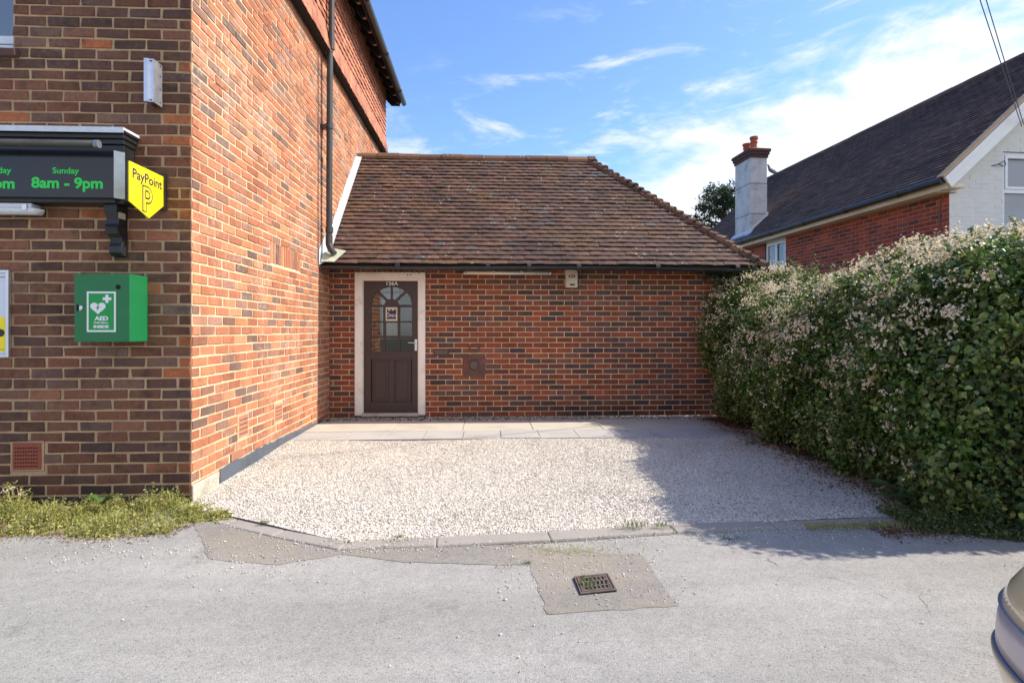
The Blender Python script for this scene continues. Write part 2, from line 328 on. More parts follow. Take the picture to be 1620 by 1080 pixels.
def asphalt_mat(name, base, pale, dark, spread, tint=None, tintamt=.0):
    m, nt, b = newmat(name)
    co = objco(nt)
    v1 = nt.nodes.new('ShaderNodeTexVoronoi'); v1.inputs['Scale'].default_value = 190; nt.links.new(co, v1.inputs['Vector'])
    s1 = nt.nodes.new('ShaderNodeSeparateColor'); nt.links.new(v1.outputs['Color'], s1.inputs[0])
    c = ramp(nt, s1.outputs[0], [(0, dark), (.18, base), (.8, base), (1, pale)])
    nl = noise(nt, .9, 5, .6, co); nf = noise(nt, 240, 3, .7, co); nm = noise(nt, 14, 5, .7, co)
    c = scale_col(nt, c, MAPR(nt, nl, .3, .7, 1 - spread, 1 + spread, False))
    c = scale_col(nt, c, MAPR(nt, nf, .3, .7, .82, 1.15, False))
    c = scale_col(nt, c, MAPR(nt, nm, .3, .7, .9, 1.08, False))
    trk = noise(nt, 2.2, 5, .6, objco(nt, (.16, 1.0, 1)))
    c = scale_col(nt, c, MAPR(nt, trk, .36, .64, .88, 1.08, False))
    blot = MATH(nt, 'MULTIPLY', MAPR(nt, noise(nt, 2.6, 4, .55, co), .60, .72), MAPR(nt, noise(nt, 30, 5, .7, co), .35, .6))
    c = MIX(nt, MATH(nt, 'MULTIPLY', blot, .38), c, (.11, .10, .09, 1))
    dco = objco(nt); dn = nt.nodes.new('ShaderNodeVectorMath'); dn.operation = 'ADD'
    nz = nt.nodes.new('ShaderNodeTexNoise'); nz.inputs['Scale'].default_value = 3; nz.inputs['Detail'].default_value = 6
    nt.links.new(dco, nz.inputs['Vector']); sc = nt.nodes.new('ShaderNodeVectorMath'); sc.operation = 'SCALE'; sc.inputs['Scale'].default_value = .4
    nt.links.new(nz.outputs['Color'], sc.inputs[0]); nt.links.new(dco, dn.inputs[0]); nt.links.new(sc.outputs[0], dn.inputs[1])
    cr = voro(nt, .5, 'DISTANCE_TO_EDGE', dn.outputs[0])
    crack = MATH(nt, 'MULTIPLY', MAPR(nt, cr, .004, .0008), MAPR(nt, noise(nt, 1.6, 3, .5, co), .57, .66))
    c = MIX(nt, MATH(nt, 'MULTIPLY', crack, .55), c, (.05, .045, .04, 1))
    if tint: c = MIX(nt, MATH(nt, 'MULTIPLY', MAPR(nt, noise(nt, 1.8, 4, .6, co), .4, .65), tintamt), c, tint)
    L(nt, c, b.inputs['Base Color']); b.inputs['Roughness'].default_value = .85; b.inputs['Specular IOR Level'].default_value = .3
    bump(nt, b, MATH(nt, 'ADD', MATH(nt, 'MULTIPLY', v1.outputs['Distance'], -1.), nf), .45, .004)
    return m
M['asphalt'] = asphalt_mat('worn pale asphalt', S(162, 158, 151), S(182, 178, 171), S(128, 124, 118), .09)
M['asphalt_patch'] = asphalt_mat('darker asphalt repair', S(148, 142, 133), S(168, 161, 152), S(106, 100, 94), .12, S(154, 141, 122), .5)
M['kerb'] = dirty('worn concrete kerb', S(160, 152, 142), S(134, 126, 116), .9, .8, 3, 60, .5)
M['slab'] = dirty('buff paving slab', S(196, 188, 172), S(168, 158, 144), .85, .8, 2.5, 50, .25)
M['slab_front'] = dirty('grey paving slab', S(182, 178, 172), S(152, 148, 142), .85, .8, 2.5, 50, .25)
M['ground'] = dirty('distant ground', S(110, 104, 88), S(90, 98, 60), .95, .8, .5, 5, .2)

# ------------------------------------------------------------------ mesh builder
class MB:
    def __init__(s): s.v = []; s.f = []; s.m = []
    def add(s, vs, fs, mi=0):
        b = len(s.v); s.v += [tuple(v) for v in vs]; s.f += [tuple(i + b for i in f) for f in fs]; s.m += [mi] * len(fs)
    def box(s, x0, x1, y0, y1, z0, z1, mi=0):
        s.add([(x0, y0, z0), (x1, y0, z0), (x1, y1, z0), (x0, y1, z0), (x0, y0, z1), (x1, y0, z1), (x1, y1, z1), (x0, y1, z1)],
              [(0, 3, 2, 1), (4, 5, 6, 7), (0, 1, 5, 4), (1, 2, 6, 5), (2, 3, 7, 6), (3, 0, 4, 7)], mi)
    def obox(s, O, A, B, C, mi=0):        # corner and three edge vectors
        O, A, B, C = map(Vector, (O, A, B, C))
        if A.cross(B).dot(C) < 0: O, A = O + A, -A
        P = [O, O + A, O + A + B, O + B]
        s.add(P + [p + C for p in P], [(0, 3, 2, 1), (4, 5, 6, 7), (0, 1, 5, 4), (1, 2, 6, 5), (2, 3, 7, 6), (3, 0, 4, 7)], mi)
    def bar(s, p, q, w, h, up=(0, 0, 1), mi=0):
        p, q = Vector(p), Vector(q); d = (q - p).normalized(); a = d.cross(Vector(up)).normalized(); b = a.cross(d)
        s.obox(p - a * w / 2 - b * h / 2, a * w, b * h, q - p, mi)
    def quad(s, a, b, c, d, mi=0): s.add([a, b, c, d], [(0, 1, 2, 3)], mi)
    def tube(s, pts, r, n=10, mi=0, caps=True):
        pts = [Vector(p) for p in pts]; rs = r if isinstance(r, (list, tuple)) else [r] * len(pts); base = len(s.v); up = None
        for i, p in enumerate(pts):
            d = (pts[min(i + 1, len(pts) - 1)] - pts[max(i - 1, 0)]).normalized()
            if up is None: up = Vector((0, 0, 1)) if abs(d.z) < .9 else Vector((1, 0, 0))
            a = d.cross(up).normalized(); b = a.cross(d); up = b if abs(b.dot(d)) < .5 else up
            for k in range(n):
                t = 2 * math.pi * k / n; s.v.append(tuple(p + (a * math.cos(t) + b * math.sin(t)) * rs[i]))
        for i in range(len(pts) - 1):
            for k in range(n):
                k2 = (k + 1) % n; s.f.append((base + i * n + k, base + i * n + k2, base + (i + 1) * n + k2, base + (i + 1) * n + k)); s.m.append(mi)
        if caps:
            s.f.append(tuple(base + k for k in range(n))[::-1]); s.m.append(mi)
            e = base + (len(pts) - 1) * n; s.f.append(tuple(e + k for k in range(n))); s.m.append(mi)
    def lathe(s, prof, c, n=20, mi=0, axis='z'):
        base = len(s.v); c = Vector(c)
        for r, h in prof:
            for k in range(n):
                t = 2 * math.pi * k / n
                o = (r * math.cos(t), r * math.sin(t), h) if axis == 'z' else (r * math.cos(t), h, r * math.sin(t)) if axis == 'y' else (h, r * math.cos(t), r * math.sin(t))
                s.v.append(tuple(c + Vector(o)))
        for i in range(len(prof) - 1):
            for k in range(n):
                k2 = (k + 1) % n; s.f.append((base + i * n + k, base + i * n + k2, base + (i + 1) * n + k2, base + (i + 1) * n + k)); s.m.append(mi)
        s.f.append(tuple(base + k for k in range(n))[::-1]); s.m.append(mi)
        e = base + (len(prof) - 1) * n; s.f.append(tuple(e + k for k in range(n))); s.m.append(mi)
    def prism(s, poly, axis, a, b, mi=0):  # poly in the two other axes
        n = len(poly)
        def P(p, h): return (h, p[0], p[1]) if axis == 'x' else (p[0], h, p[1]) if axis == 'y' else (p[0], p[1], h)
        s.add([P(p, a) for p in poly] + [P(p, b) for p in poly],
              [tuple(range(n))[::-1], tuple(range(n, 2 * n))] + [(i, (i + 1) % n, (i + 1) % n + n, i + n) for i in range(n)], mi)
    def build(s, name, mats, parent=None, smooth=False, bevel=0., segs=2, fix=True):
        me = bpy.data.meshes.new(name); me.from_pydata(s.v, [], s.f)
        if not isinstance(mats, (list, tuple)): mats = [mats]
        for m in mats: me.materials.append(M[m] if isinstance(m, str) else m)
        me.polygons.foreach_set('material_index', s.m)
        if smooth: me.polygons.foreach_set('use_smooth', [True] * len(s.f))
        me.update()
        o = bpy.data.objects.new(name, me); SC.collection.objects.link(o)
        if parent: o.parent = parent; o.matrix_parent_inverse = Matrix.Translation(-Vector(parent.location)) if parent.type == 'EMPTY' else Matrix()
        if bevel:
            md = o.modifiers.new('edge', 'BEVEL'); md.width = bevel; md.segments = segs; md.limit_method = 'ANGLE'; md.angle_limit = R(40)
        return o
def tag(o, label=None, cat=None, group=None, kind=None):
    if label: o['label'] = label
    if cat: o['category'] = cat
    if group: o['group'] = group
    if kind: o['kind'] = kind
    return o
def thing(name, label, cat, loc=(0, 0, 0), group=None):
    e = bpy.data.objects.new(name, None); e.location = loc; e.empty_display_size = .1; SC.collection.objects.link(e)
    return tag(e, label, cat, group)
def npmesh(name, v, f, mat, parent=None, smooth=False):
    me = bpy.data.meshes.new(name); nv, nf, k = len(v), len(f), f.shape[1]
    me.vertices.add(nv); me.vertices.foreach_set('co', np.ascontiguousarray(v, dtype=np.float32).ravel())
    me.loops.add(nf * k); me.loops.foreach_set('vertex_index', np.ascontiguousarray(f, dtype=np.int32).ravel())
    me.polygons.add(nf); me.polygons.foreach_set('loop_start', np.arange(0, nf * k, k, dtype=np.int32))
    me.polygons.foreach_set('loop_total', np.full(nf, k, dtype=np.int32))
    if smooth: me.polygons.foreach_set('use_smooth', np.ones(nf, dtype=bool))
    me.update(calc_edges=True)
    me.materials.append(M[mat]); o = bpy.data.objects.new(name, me); SC.collection.objects.link(o)
    if parent: o.parent = parent; o.matrix_parent_inverse = Matrix.Translation(-Vector(parent.location)) if parent.type == 'EMPTY' else Matrix()
    return o
def text(name, s, mat, parent, O, U, V, w, h=None, depth=.002, offset=0.0, spacing=1.0):
    """flat lettering fitted to width w (and height h) with its lower left corner at O, running along U, upright V"""
    cu = bpy.data.curves.new(name, 'FONT'); cu.body = s; cu.extrude = 0.02; cu.offset = offset; cu.space_character = spacing; cu.resolution_u = 4
    o = bpy.data.objects.new(name, cu); SC.collection.objects.link(o); bpy.context.view_layer.update()
    me = bpy.data.meshes.new_from_object(o.evaluated_get(bpy.context.evaluated_depsgraph_get()))
    bpy.data.objects.remove(o); bpy.data.curves.remove(cu)
    a = np.empty(len(me.vertices) * 3, dtype=np.float32); me.vertices.foreach_get('co', a); a = a.reshape(-1, 3)
    lo, hi = a.min(0), a.max(0); kx = w / (hi[0] - lo[0]); ky = h / (hi[1] - lo[1]) if h else kx
    U, V = Vector(U).normalized(), Vector(V).normalized(); W = U.cross(V)
    b = (np.outer((a[:, 0] - lo[0]) * kx, U) + np.outer((a[:, 1] - lo[1]) * ky, V) + np.outer(np.where(a[:, 2] > 0, depth, 0), W) + np.array(O))
    me.vertices.foreach_set('co', b.astype(np.float32).ravel()); me.update()
    me.name = name; me.materials.clear(); me.materials.append(M[mat])
    o = bpy.data.objects.new(name, me); SC.collection.objects.link(o)
    if parent: o.parent = parent; o.matrix_parent_inverse = Matrix.Translation(-Vector(parent.location)) if parent.type == 'EMPTY' else Matrix()
    return o

# ------------------------------------------------------------------ brickwork: every brick a bevelled block proud of a mortar sheet
def brickwork(mb, O, U, Nn, u0, u1, z0, z1, bw, bh, holes=(), joint=.010, proud=.006, wear=.0012, shift=0., soldier=(), gable=None):
    O, U, Nn = Vector(O), Vector(U), Vector(Nn); Z = Vector((0, 0, 1))
    holes = list(holes)
    us = sorted({u0, u1, *[h[0] for h in holes], *[h[1] for h in holes]}); us = [u for u in us if u0 <= u <= u1]
    zs = sorted({z0, z1, *[h[2] for h in holes], *[h[3] for h in holes]}); zs = [z for z in zs if z0 <= z <= z1]
    def P(u, z, n): return O + U * u + Z * z + Nn * n
    flip = U.cross(Z).dot(Nn) < 0
    for a, b in zip(us, us[1:]):
        for c, d in zip(zs, zs[1:]):
            mu, mz = (a + b) / 2, (c + d) / 2
            if any(h[0] < mu < h[1] and h[2] < mz < h[3] for h in holes): continue
            q = [P(a, c, 0), P(b, c, 0), P(b, d, 0), P(a, d, 0)]
            mb.add(q[::-1] if flip else q, [(0, 1, 2, 3)], 1)
    def brick(a, b, c, d):
        pr = proud + rnd.uniform(-.0025, .0025); t = .0035
        j = lambda: rnd.uniform(-wear, wear)
        tl = rnd.uniform(-.0015, .0015)
        a += rnd.uniform(0, wear); b -= rnd.uniform(0, wear)
        base = [P(a + j(), c + j(), -.001), P(b + j(), c + j(), -.001), P(b + j(), d + j(), -.001), P(a + j(), d + j(), -.001)]
        top = [P(a + t + j(), c + t + j(), pr + tl), P(b - t + j(), c + t + j(), pr - tl), P(b - t + j(), d - t + j(), pr - tl), P(a + t + j(), d - t + j(), pr + tl)]
        fs = [(4, 5, 6, 7), (0, 1, 5, 4), (1, 2, 6, 5), (2, 3, 7, 6), (3, 0, 4, 7)]
        if flip: fs = [f[::-1] for f in fs]
        mb.add(base + top, fs, 0)
    k = 0; z = z0
    allholes = holes + list(soldier)
    while z < z1 - bh * .3:
        c, d = z + joint / 2, min(z + bh - joint / 2, z1)
        blocks = sorted((h[0], h[1]) for h in allholes if min(h[3], d) - max(h[2], c) > .3 * (d - c))
        spans = [(u0, u1)]
        for h0, h1 in blocks:
            ns = []
            for a, b in spans:
                if h1 <= a or h0 >= b: ns.append((a, b)); continue
                if h0 > a: ns.append((a, h0))
                if h1 < b: ns.append((h1, b))
            spans = ns
        off = shift + (bw / 2 if k % 2 else 0)
        drift = rnd.uniform(-.006, .006)
        for a, b in spans:
            i = math.floor((a - off) / bw)
            while True:
                s0 = off + i * bw + (drift if i else 0); s1 = off + (i + 1) * bw + (drift if i + 1 else 0); i += 1
                if s0 >= b: break
                e0 = a if s0 <= a else s0 + joint / 2; e1 = b if s1 >= b else s1 - joint / 2
                if s0 > a and e0 < a: e0 = a
                if e1 - e0 > .03:
                    if gable and not gable((e0 + e1) / 2, d): continue
                    brick(e0, e1, c, d)
        z += bh; k += 1
    for h in soldier:
        n = max(1, round((h[1] - h[0]) / .075)); w = (h[1] - h[0]) / n
        for i in range(n): brick(h[0] + i * w + joint / 2, h[0] + (i + 1) * w - joint / 2, h[2] + joint / 2, h[3] - joint / 2)

def tiles(mb, O, U, V, length, slope, gauge=.1, w=.165, clipL=None, clipR=None, th=.013, jit=1., lift=.020, mi=0):
    O, U, V = Vector(O), Vector(U).normalized(), Vector(V).normalized(); Nn = U.cross(V)
    rows = int(slope / gauge + .5)
    for k in range(rows):
        v = k * gauge; L0 = clipL(v) if clipL else 0.; R0 = clipR(v) if clipR else length
        x = L0 - (w / 2 if k % 2 else 0) - rnd.uniform(0, .02)
        sag = .006 * math.sin(k * 1.7) * jit
        while x < R0:
            a, b = max(x + .0012, L0), min(x + w - .0012, R0); x += w
            if b - a < .02: continue
            dv = rnd.uniform(-.004, .004) * jit; dl = rnd.uniform(-.003, .005) * jit + sag * .3; sk = rnd.uniform(-.0035, .0035) * jit
            v1 = min(v + gauge * 1.5, slope)
            m = (a + b) / 2; cam_ = .003 * jit
            def P(u, vv, n): return O + U * u + V * vv + Nn * n
            hi = lift + dl
            f0 = [P(a, v + dv - sk, hi), P(m, v + dv, hi + cam_), P(b, v + dv + sk, hi)]
            bk = [P(a, v1, .004), P(m, v1, .004 + cam_), P(b, v1, .004)]
            lo = [P(a, v + dv - sk + .003, hi - th), P(m, v + dv + .003, hi - th + cam_), P(b, v + dv + sk + .003, hi - th)]
            mb.add(f0 + bk + lo, [(0, 1, 4, 3), (1, 2, 5, 4), (6, 7, 1, 0), (7, 8, 2, 1), (6, 0, 3), (8, 5, 2)], mi)

def air_brick(name, parent, O, U, Nn, w, h, slots=False, lead=True):
    O, U, Nn = Vector(O), Vector(U), Vector(Nn); Z = Vector((0, 0, 1)); mb = MB()
    if lead: mb.obox(O - U * .018 - Z * .012, U * (w + .036), Z * (h + .024), Nn * .005, 1)
    mb.obox(O, U * w, Z * h, Nn * .009, 0)
    if slots:
        for i in range(4): mb.obox(O + U * w * .08 + Z * h * (.12 + .22 * i), U * w * .84, Z * h * .06, Nn * .0105, 2)
    else:
        nx, nz = 9, 6
        for i in range(nx):
            for k in range(nz): mb.obox(O + U * w * (.08 + .84 * i / nx) + Z * h * (.1 + .82 * k / nz), U * .010, Z * .010, Nn * .0105, 2)
    return mb.build(name, ['airbrick_pale' if slots else 'airbrick', 'mortar_side' if slots else 'mortar_front', 'rust' if slots else 'black'], parent)  # holes and slots are proud blocks, their inner dark put into the colour

# ================================================================== GROUND
XW, YF, YR = -2.2, 4.2, 7.796          # sunny side wall, shady shop front, annexe front wall
GZ = lambda y: 0.075 * min(1., max(0., (y - 3.5) / 3.2)) if y < 6.7 else 0.075
mb = MB(); mb.quad((-90, -60, -.03), (90, -60, -.03), (90, 120, -.03), (-90, 120, -.03))
tag(mb.build('ground', 'ground'), kind='structure')
# kerb line in plan (front edge), following the photo
KF = [(-2.05, 3.93), (-1.75, 3.74), (-1.35, 3.52), (-.87, 3.285), (-.3, 3.305), (.4, 3.36), (1.213, 3.444), (1.9, 3.49), (2.7, 3.545), (3.4, 3.60)]
KW = .135
def kerb_off(w):
    out = []
    for i, p in enumerate(KF):
        a, b = KF[max(0, i - 1)], KF[min(len(KF) - 1, i + 1)]; d = Vector((b[0] - a[0], b[1] - a[1])).normalized()
        out.append((p[0] - d.y * w, p[1] + d.x * w))
    return out
KB = kerb_off(KW)
mb = MB(); nx, ny = 140, 60
def rz(x, y): return .006 * math.sin(x * 1.3 + 1) * math.sin(y * 1.1) + .003 * math.sin(x * 3.7 + y * 2.9)
xs = [-14 + 28 * i / nx for i in range(nx + 1)]; ys = [-9 + 13.2 * j / ny for j in range(ny + 1)]
for y in ys:
    for x in xs: mb.v.append((x, y, rz(x, y) - (.012 if y > 3.9 else 0)))
for j in range(ny):
    for i in range(nx):
        a = j * (nx + 1) + i; mb.f.append((a, a + 1, a + nx + 2, a + nx + 1)); mb.m.append(0)
tag(mb.build('road', 'asphalt', smooth=True), kind='structure')
# kerb stones, laid nearly flush
mb = MB()
def kz(i): return [.006, .008, .009, .010, .014, .016, .017, .015, .013, .012][i]
def lerp2(a, b, t): return (a[0] + (b[0] - a[0]) * t, a[1] + (b[1] - a[1]) * t)
cuts = []
for i in range(len(KF) - 1):
    g0 = .0 if i not in (3, 6) else .004
    a, b, c, d = KF[i], KF[i + 1], KB[i + 1], KB[i]
    if g0:
        Ln = math.dist(a, b); a, d = lerp2(a, b, g0 / Ln), lerp2(d, c, g0 / Ln)
    z0, z1 = kz(i), kz(i + 1)
    mid = lambda p, q: ((p[0] + q[0]) / 2, (p[1] + q[1]) / 2)
    V8 = [(*a, -.05), (*b, -.05), (*c, -.05), (*d, -.05), (*a, z0), (*b, z1), (*c, z1 + .004), (*d, z0 + .004)]
    mb.add(V8, [(4, 5, 6, 7), (0, 1, 5, 4), (1, 2, 6, 5), (2, 3, 7, 6), (3, 0, 4, 7)])
ko = mb.build('kerb', 'kerb'); tag(ko, kind='structure'); bv = ko.modifiers.new('edge', 'BEVEL'); bv.width = .012; bv.segments = 2; bv.limit_method = 'ANGLE'; bv.angle_limit = R(50)
# darker tarmac repair round the drain with the strip along the kerb
mb = MB()
pc = [ground(*p) for p in ((838, 893), (866, 973), (1074, 958), (1018, 878))]
strip = [ground(*p) for p in ((300, 838), (330, 884), (440, 893), (540, 876), (640, 890), (740, 893), (838, 893))]
def rzz(p, k=.0045): return (p[0], p[1], rz(*p) + k)
patch_edge = [ground(1018, 878), (1.19, 3.44)] + [(p[0], p[1] - .003) for p in KF[6:2:-1]]
def fillgrid(poly, k, name, mat, step=.05):
    """a sheet following the road's undulation, cut to an outline"""
    xs0, xs1 = min(p[0] for p in poly), max(p[0] for p in poly)
    ys0, ys1 = min(p[1] for p in poly), max(p[1] for p in poly)
    import bmesh
    bm = bmesh.new(); vs = [bm.verts.new((p[0], p[1], 0)) for p in poly]; bm.faces.new(vs)
    n = int((xs1 - xs0) / step)
    for i in range(1, n): bmesh.ops.bisect_plane(bm, geom=bm.verts[:] + bm.edges[:] + bm.faces[:], plane_co=(xs0 + i * step, 0, 0), plane_no=(1, 0, 0))
    n = int((ys1 - ys0) / step)
    for i in range(1, n): bmesh.ops.bisect_plane(bm, geom=bm.verts[:] + bm.edges[:] + bm.faces[:], plane_co=(0, ys0 + i * step, 0), plane_no=(0, 1, 0))
    bmesh.ops.triangulate(bm, faces=bm.faces[:])
    for v in bm.verts: v.co.z = rz(v.co.x, v.co.y) + k
    bmesh.ops.recalc_face_normals(bm, faces=bm.faces[:])
    if bm.faces and bm.faces[0].normal.z < 0: bmesh.ops.reverse_faces(bm, faces=bm.faces[:])
    me = bpy.data.meshes.new(name); bm.to_mesh(me); bm.free(); me.materials.append(M[mat])
    o = bpy.data.objects.new(name, me); SC.collection.objects.link(o); return o
def ragged(poly, n=12, a=.012):
    out = []
    for p, q in zip(poly, poly[1:] + poly[:1]):
        L_ = math.dist(p, q); m = max(1, int(L_ / .06))
        for i in range(m):
            t = i / m; j = a if i else 0
            out.append((p[0] + (q[0] - p[0]) * t + rnd.uniform(-j, j), p[1] + (q[1] - p[1]) * t + rnd.uniform(-j, j)))
    return out
front = [(x, y - .004) for x, y in KF[0:7]]
poly = ragged([front[0]] + strip[1:] + [pc[1], pc[2], pc[3]], a=.010) + front[:0:-1]
tag(fillgrid(poly, .0022, 'tarmac_repair', 'asphalt_patch'), kind='structure')

# gravel bed between the side wall and the hedge
mb = MB()
gx = np.linspace(-2.2, 4.6, 60); gy = np.linspace(3.3, 6.75, 40)
def kerb_y(x):
    for a, b in zip(KB, KB[1:]):
        if a[0] <= x <= b[0]: return a[1] + (b[1] - a[1]) * (x - a[0]) / (b[0] - a[0])
    return KB[0][1] if x < KB[0][0] else KB[-1][1]
def gzz(x, y): return .012 + GZ(y) * .84 + .006 * math.sin(x * 2.1 + y) + .004 * math.sin(y * 4.3 - x * 3.1)
PY0 = 6.20                                  # front edge of the paving
rows = []
for j in range(41):
    t = j / 40; rows.append([(x, kerb_y(x) - .035 + (PY0 + .035 - kerb_y(x)) * t) for x in gx])
for r in rows:
    for x, y in r: mb.v.append((x, y, gzz(x, y)))
for j in range(40):
    for i in range(59):
        a = j * 60 + i; mb.f.append((a, a + 1, a + 61, a + 60)); mb.m.append(0)
tag(mb.build('gravel_bed', 'gravel', smooth=True), kind='structure')

def stones(n, pts, size, name):
    base = np.array([[1, 0, 0], [0, 1, 0], [-1, 0, 0], [0, -1, 0], [0, 0, .7], [0, 0, -.7]], dtype=float)
    fc = np.array([[0, 1, 4], [1, 2, 4], [2, 3, 4], [3, 0, 4], [1, 0, 5], [2, 1, 5], [3, 2, 5], [0, 3, 5]])
    v = base[None] * (1 + rng.uniform(-.35, .35, (n, 6, 3)))
    s = size[:, None, None] * np.stack([rng.uniform(.8, 1.35, n), rng.uniform(.7, 1.1, n), rng.uniform(.5, .9, n)], 1)[:, None, :]
    v = v * s; a = rng.uniform(0, 6.28, n); ca, sa = np.cos(a)[:, None], np.sin(a)[:, None]
    tl = rng.uniform(-.7, .7, n)[:, None]; ct, st = np.cos(tl), np.sin(tl)
    y, z = v[:, :, 1] * ct - v[:, :, 2] * st, v[:, :, 1] * st + v[:, :, 2] * ct
    x = v[:, :, 0]; v = np.stack([x * ca - y * sa, x * sa + y * ca, z], 2) + pts[:, None, :]
    f = (fc[None] + 6 * np.arange(n)[:, None, None]).reshape(-1, 3)
    o = npmesh(name, v.reshape(-1, 3), f, 'stone'); return o
n = 82000
x = rng.uniform(-2.18, 3.7, n); ky = np.array([kerb_y(a) for a in x]); y = ky + rng.uniform(0, 1, n) ** 1.12 * (PY0 - ky)
# thin patches: in front of the kerb corner and under the hedge
th = .5 + .5 * np.sin(x * 1.9 + 1.3) * np.sin(y * 2.3 + .4)
keep = rng.uniform(0, 1, n) < np.where((y - ky < .16) & (x < 1.0), .35 + .5 * th, 1.)
keep &= rng.uniform(0, 1, n) < np.where(x > 2.7, np.clip(1.3 - (x - 2.7) * 1.2, .15, 1), 1.)
x, y = x[keep], y[keep]; n = len(x)
z = np.array([gzz(a, b) for a, b in zip(x, y)]) + rng.uniform(-.001, .006, n)
tag(stones(n, np.stack([x, y, z], 1), rng.uniform(.0040, .0082, n), 'gravel'), kind='stuff')
# stones kicked out over the kerb and the road
pts = []
def scatter(n, fx, fy):
    for _ in range(n):
        a, b = fx(), fy(); pts.append((a, b))
for _ in range(900):
    a = rnd.uniform(-2.0, 3.3); pts.append((a, kerb_y(a) - KW - abs(rnd.gauss(0, .05)) + .02))
for _ in range(1500):
    a = rnd.choice((rnd.uniform(-2.0, -.4), rnd.uniform(-.4, 3.3))); pts.append((a, kerb_y(a) + .02 - abs(rnd.gauss(0, .045)) * (1 if a < -.2 or a > 1.6 else .5)))
for _ in range(330):
    t, s_ = rnd.random(), rnd.random(); pts.append((rnd.uniform(.05, 1.05), rnd.uniform(2.55, 3.42)))
for _ in range(200): pts.append((rnd.gauss(-1.3, .45), rnd.gauss(3.2, .16)))
for _ in range(420): pts.append((rnd.uniform(1.2, 3.6), 3.5 - abs(rnd.gauss(0, .12))))
for _ in range(60): pts.append((rnd.uniform(-2.6, 3.2), rnd.uniform(1.7, 3.3)))
for _ in range(130): pts.append((rnd.gauss(-2.3, .5), rnd.gauss(3.3, .12)))
P_ = np.array([(a, b, rz(a, b) + .006 + (.013 if kerb_y(a) - KW < b < kerb_y(a) and -1 < a < 3.3 else 0)) for a, b in pts])
tag(stones(len(P_), P_, rng.uniform(.0025, .0068, len(P_)), 'stray_gravel'), kind='stuff')

# paving in front of the annexe, two courses of slabs
mb = MB(); zp = .075
def slabs(y0, y1, edges, mi, g_=.006):
    for a, b in zip(edges, edges[1:]):
        tz = rnd.uniform(-.003, .003); mb.box(a + g_ / 2, b - g_ / 2, y0 + g_ / 2, y1 - g_ / 2, -.02, zp + tz, mi)
bx = [-2.195, -2.03, -1.16, -.29, .58, 1.45, 2.32, 3.2, 4.0]; slabs(6.70, 7.44, bx, 0)
fx = [-2.195, -1.62, -1.16, -.72, -.27, .17, .62, 1.07, 1.52, 1.97, 2.42, 2.87, 3.32, 3.8]; slabs(6.22, 6.70, fx, 1)
po = mb.build('paving', ['slab', 'slab_front'], bevel=.004); tag(po, kind='structure')
mb = MB(); mb.quad((-2.2, 6.21, .045), (4.2, 6.21, .045), (4.2, 7.8, .045), (-2.2, 7.8, .045))
tag(mb.build('paving_bedding', 'soil'), kind='structure')
mb = MB(); mb.quad((-2.2, 7.44, .062), (4.2, 7.44, .062), (4.2, 7.796, .062), (-2.2, 7.796, .062))
tag(mb.build('gravel_strip_base', 'soil'), kind='structure')
n = 4200; x = rng.uniform(-2.18, 3.6, n); y = rng.uniform(7.45, 7.79, n)
tag(stones(n, np.stack([x, y, np.full(n, .068)], 1), rng.uniform(.005, .011, n), 'gravel_strip'), kind='stuff')

# ================================================================== LEFT BUILDING (shop)
shop = thing('corner_shop_building', 'tall two storey brick building with tile hung upper side wall and sunny flank at left', 'building', (-4.2, 7.9, 0))
XL, YB, ZE = -7.4, 11.73, 6.3
# photo positions on the front wall
wx, _ = atY(21, 40, YF); _, wz = atY(10, 80, YF)
hx0, hz1 = atY(17, 697, YF); hx1, hz0 = atY(71, 745, YF)
mb = MB()
def U_of(x): return x - XL
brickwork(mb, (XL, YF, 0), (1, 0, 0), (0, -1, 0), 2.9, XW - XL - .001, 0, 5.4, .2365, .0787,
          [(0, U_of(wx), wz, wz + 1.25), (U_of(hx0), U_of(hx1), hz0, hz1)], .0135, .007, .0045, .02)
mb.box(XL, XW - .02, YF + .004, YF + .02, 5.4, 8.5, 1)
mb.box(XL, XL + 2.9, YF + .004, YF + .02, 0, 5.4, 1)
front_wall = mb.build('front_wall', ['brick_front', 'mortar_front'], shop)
mb = MB()
def yz(px, py): return atX(px, py, XW)
holes = []
vents = []
for (a, b, c, d) in ((375, 392.5, 664, 693), (433, 446.5, 644, 667)):
    y0, zt = yz(a, c); y1, zb = yz(b, d); _, zb2 = yz(a, d + 3); h = (y0 - YF, y1 - YF, zb2, zb2 + (zt - zb) * 1.06); holes.append(h); vents.append(h)
lo1 = (yz(364, 740)[0] - YF, yz(383, 740)[0] - YF); lo2 = (yz(492, 670)[0] - YF, yz(500, 670)[0] - YF)
lows = [(lo1[0], lo1[1], .165, .235), (lo2[0], lo2[1], .165, .235)]
holes += lows
ar0, ar1 = yz(426, 400)[0] - YF, yz(475, 400)[0] - YF; az0 = yz(450, 423)[1]; az1 = yz(426, 372)[1]
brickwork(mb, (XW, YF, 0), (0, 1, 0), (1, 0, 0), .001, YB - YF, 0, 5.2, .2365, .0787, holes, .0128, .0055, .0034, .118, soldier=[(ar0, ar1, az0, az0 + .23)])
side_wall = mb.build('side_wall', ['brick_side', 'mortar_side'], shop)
mb = MB(); mb.box(XL, XL + .1, YF, YB, 0, ZE); mb.box(XL, XW - .02, YB - .02, YB, 0, ZE)
mb.build('rear_wall', 'mortar_neighbour', shop)
air_brick('air_brick', shop, (hx0 + .02, YF, hz0 + .015), (1, 0, 0), (0, -1, 0), hx1 - hx0 - .04, hz1 - hz0 - .03)
for h in vents: air_brick('air_brick', shop, (XW, YF + h[0] + .02, h[2] + .015), (0, 1, 0), (1, 0, 0), h[1] - h[0] - .04, h[3] - h[2] - .03, True)
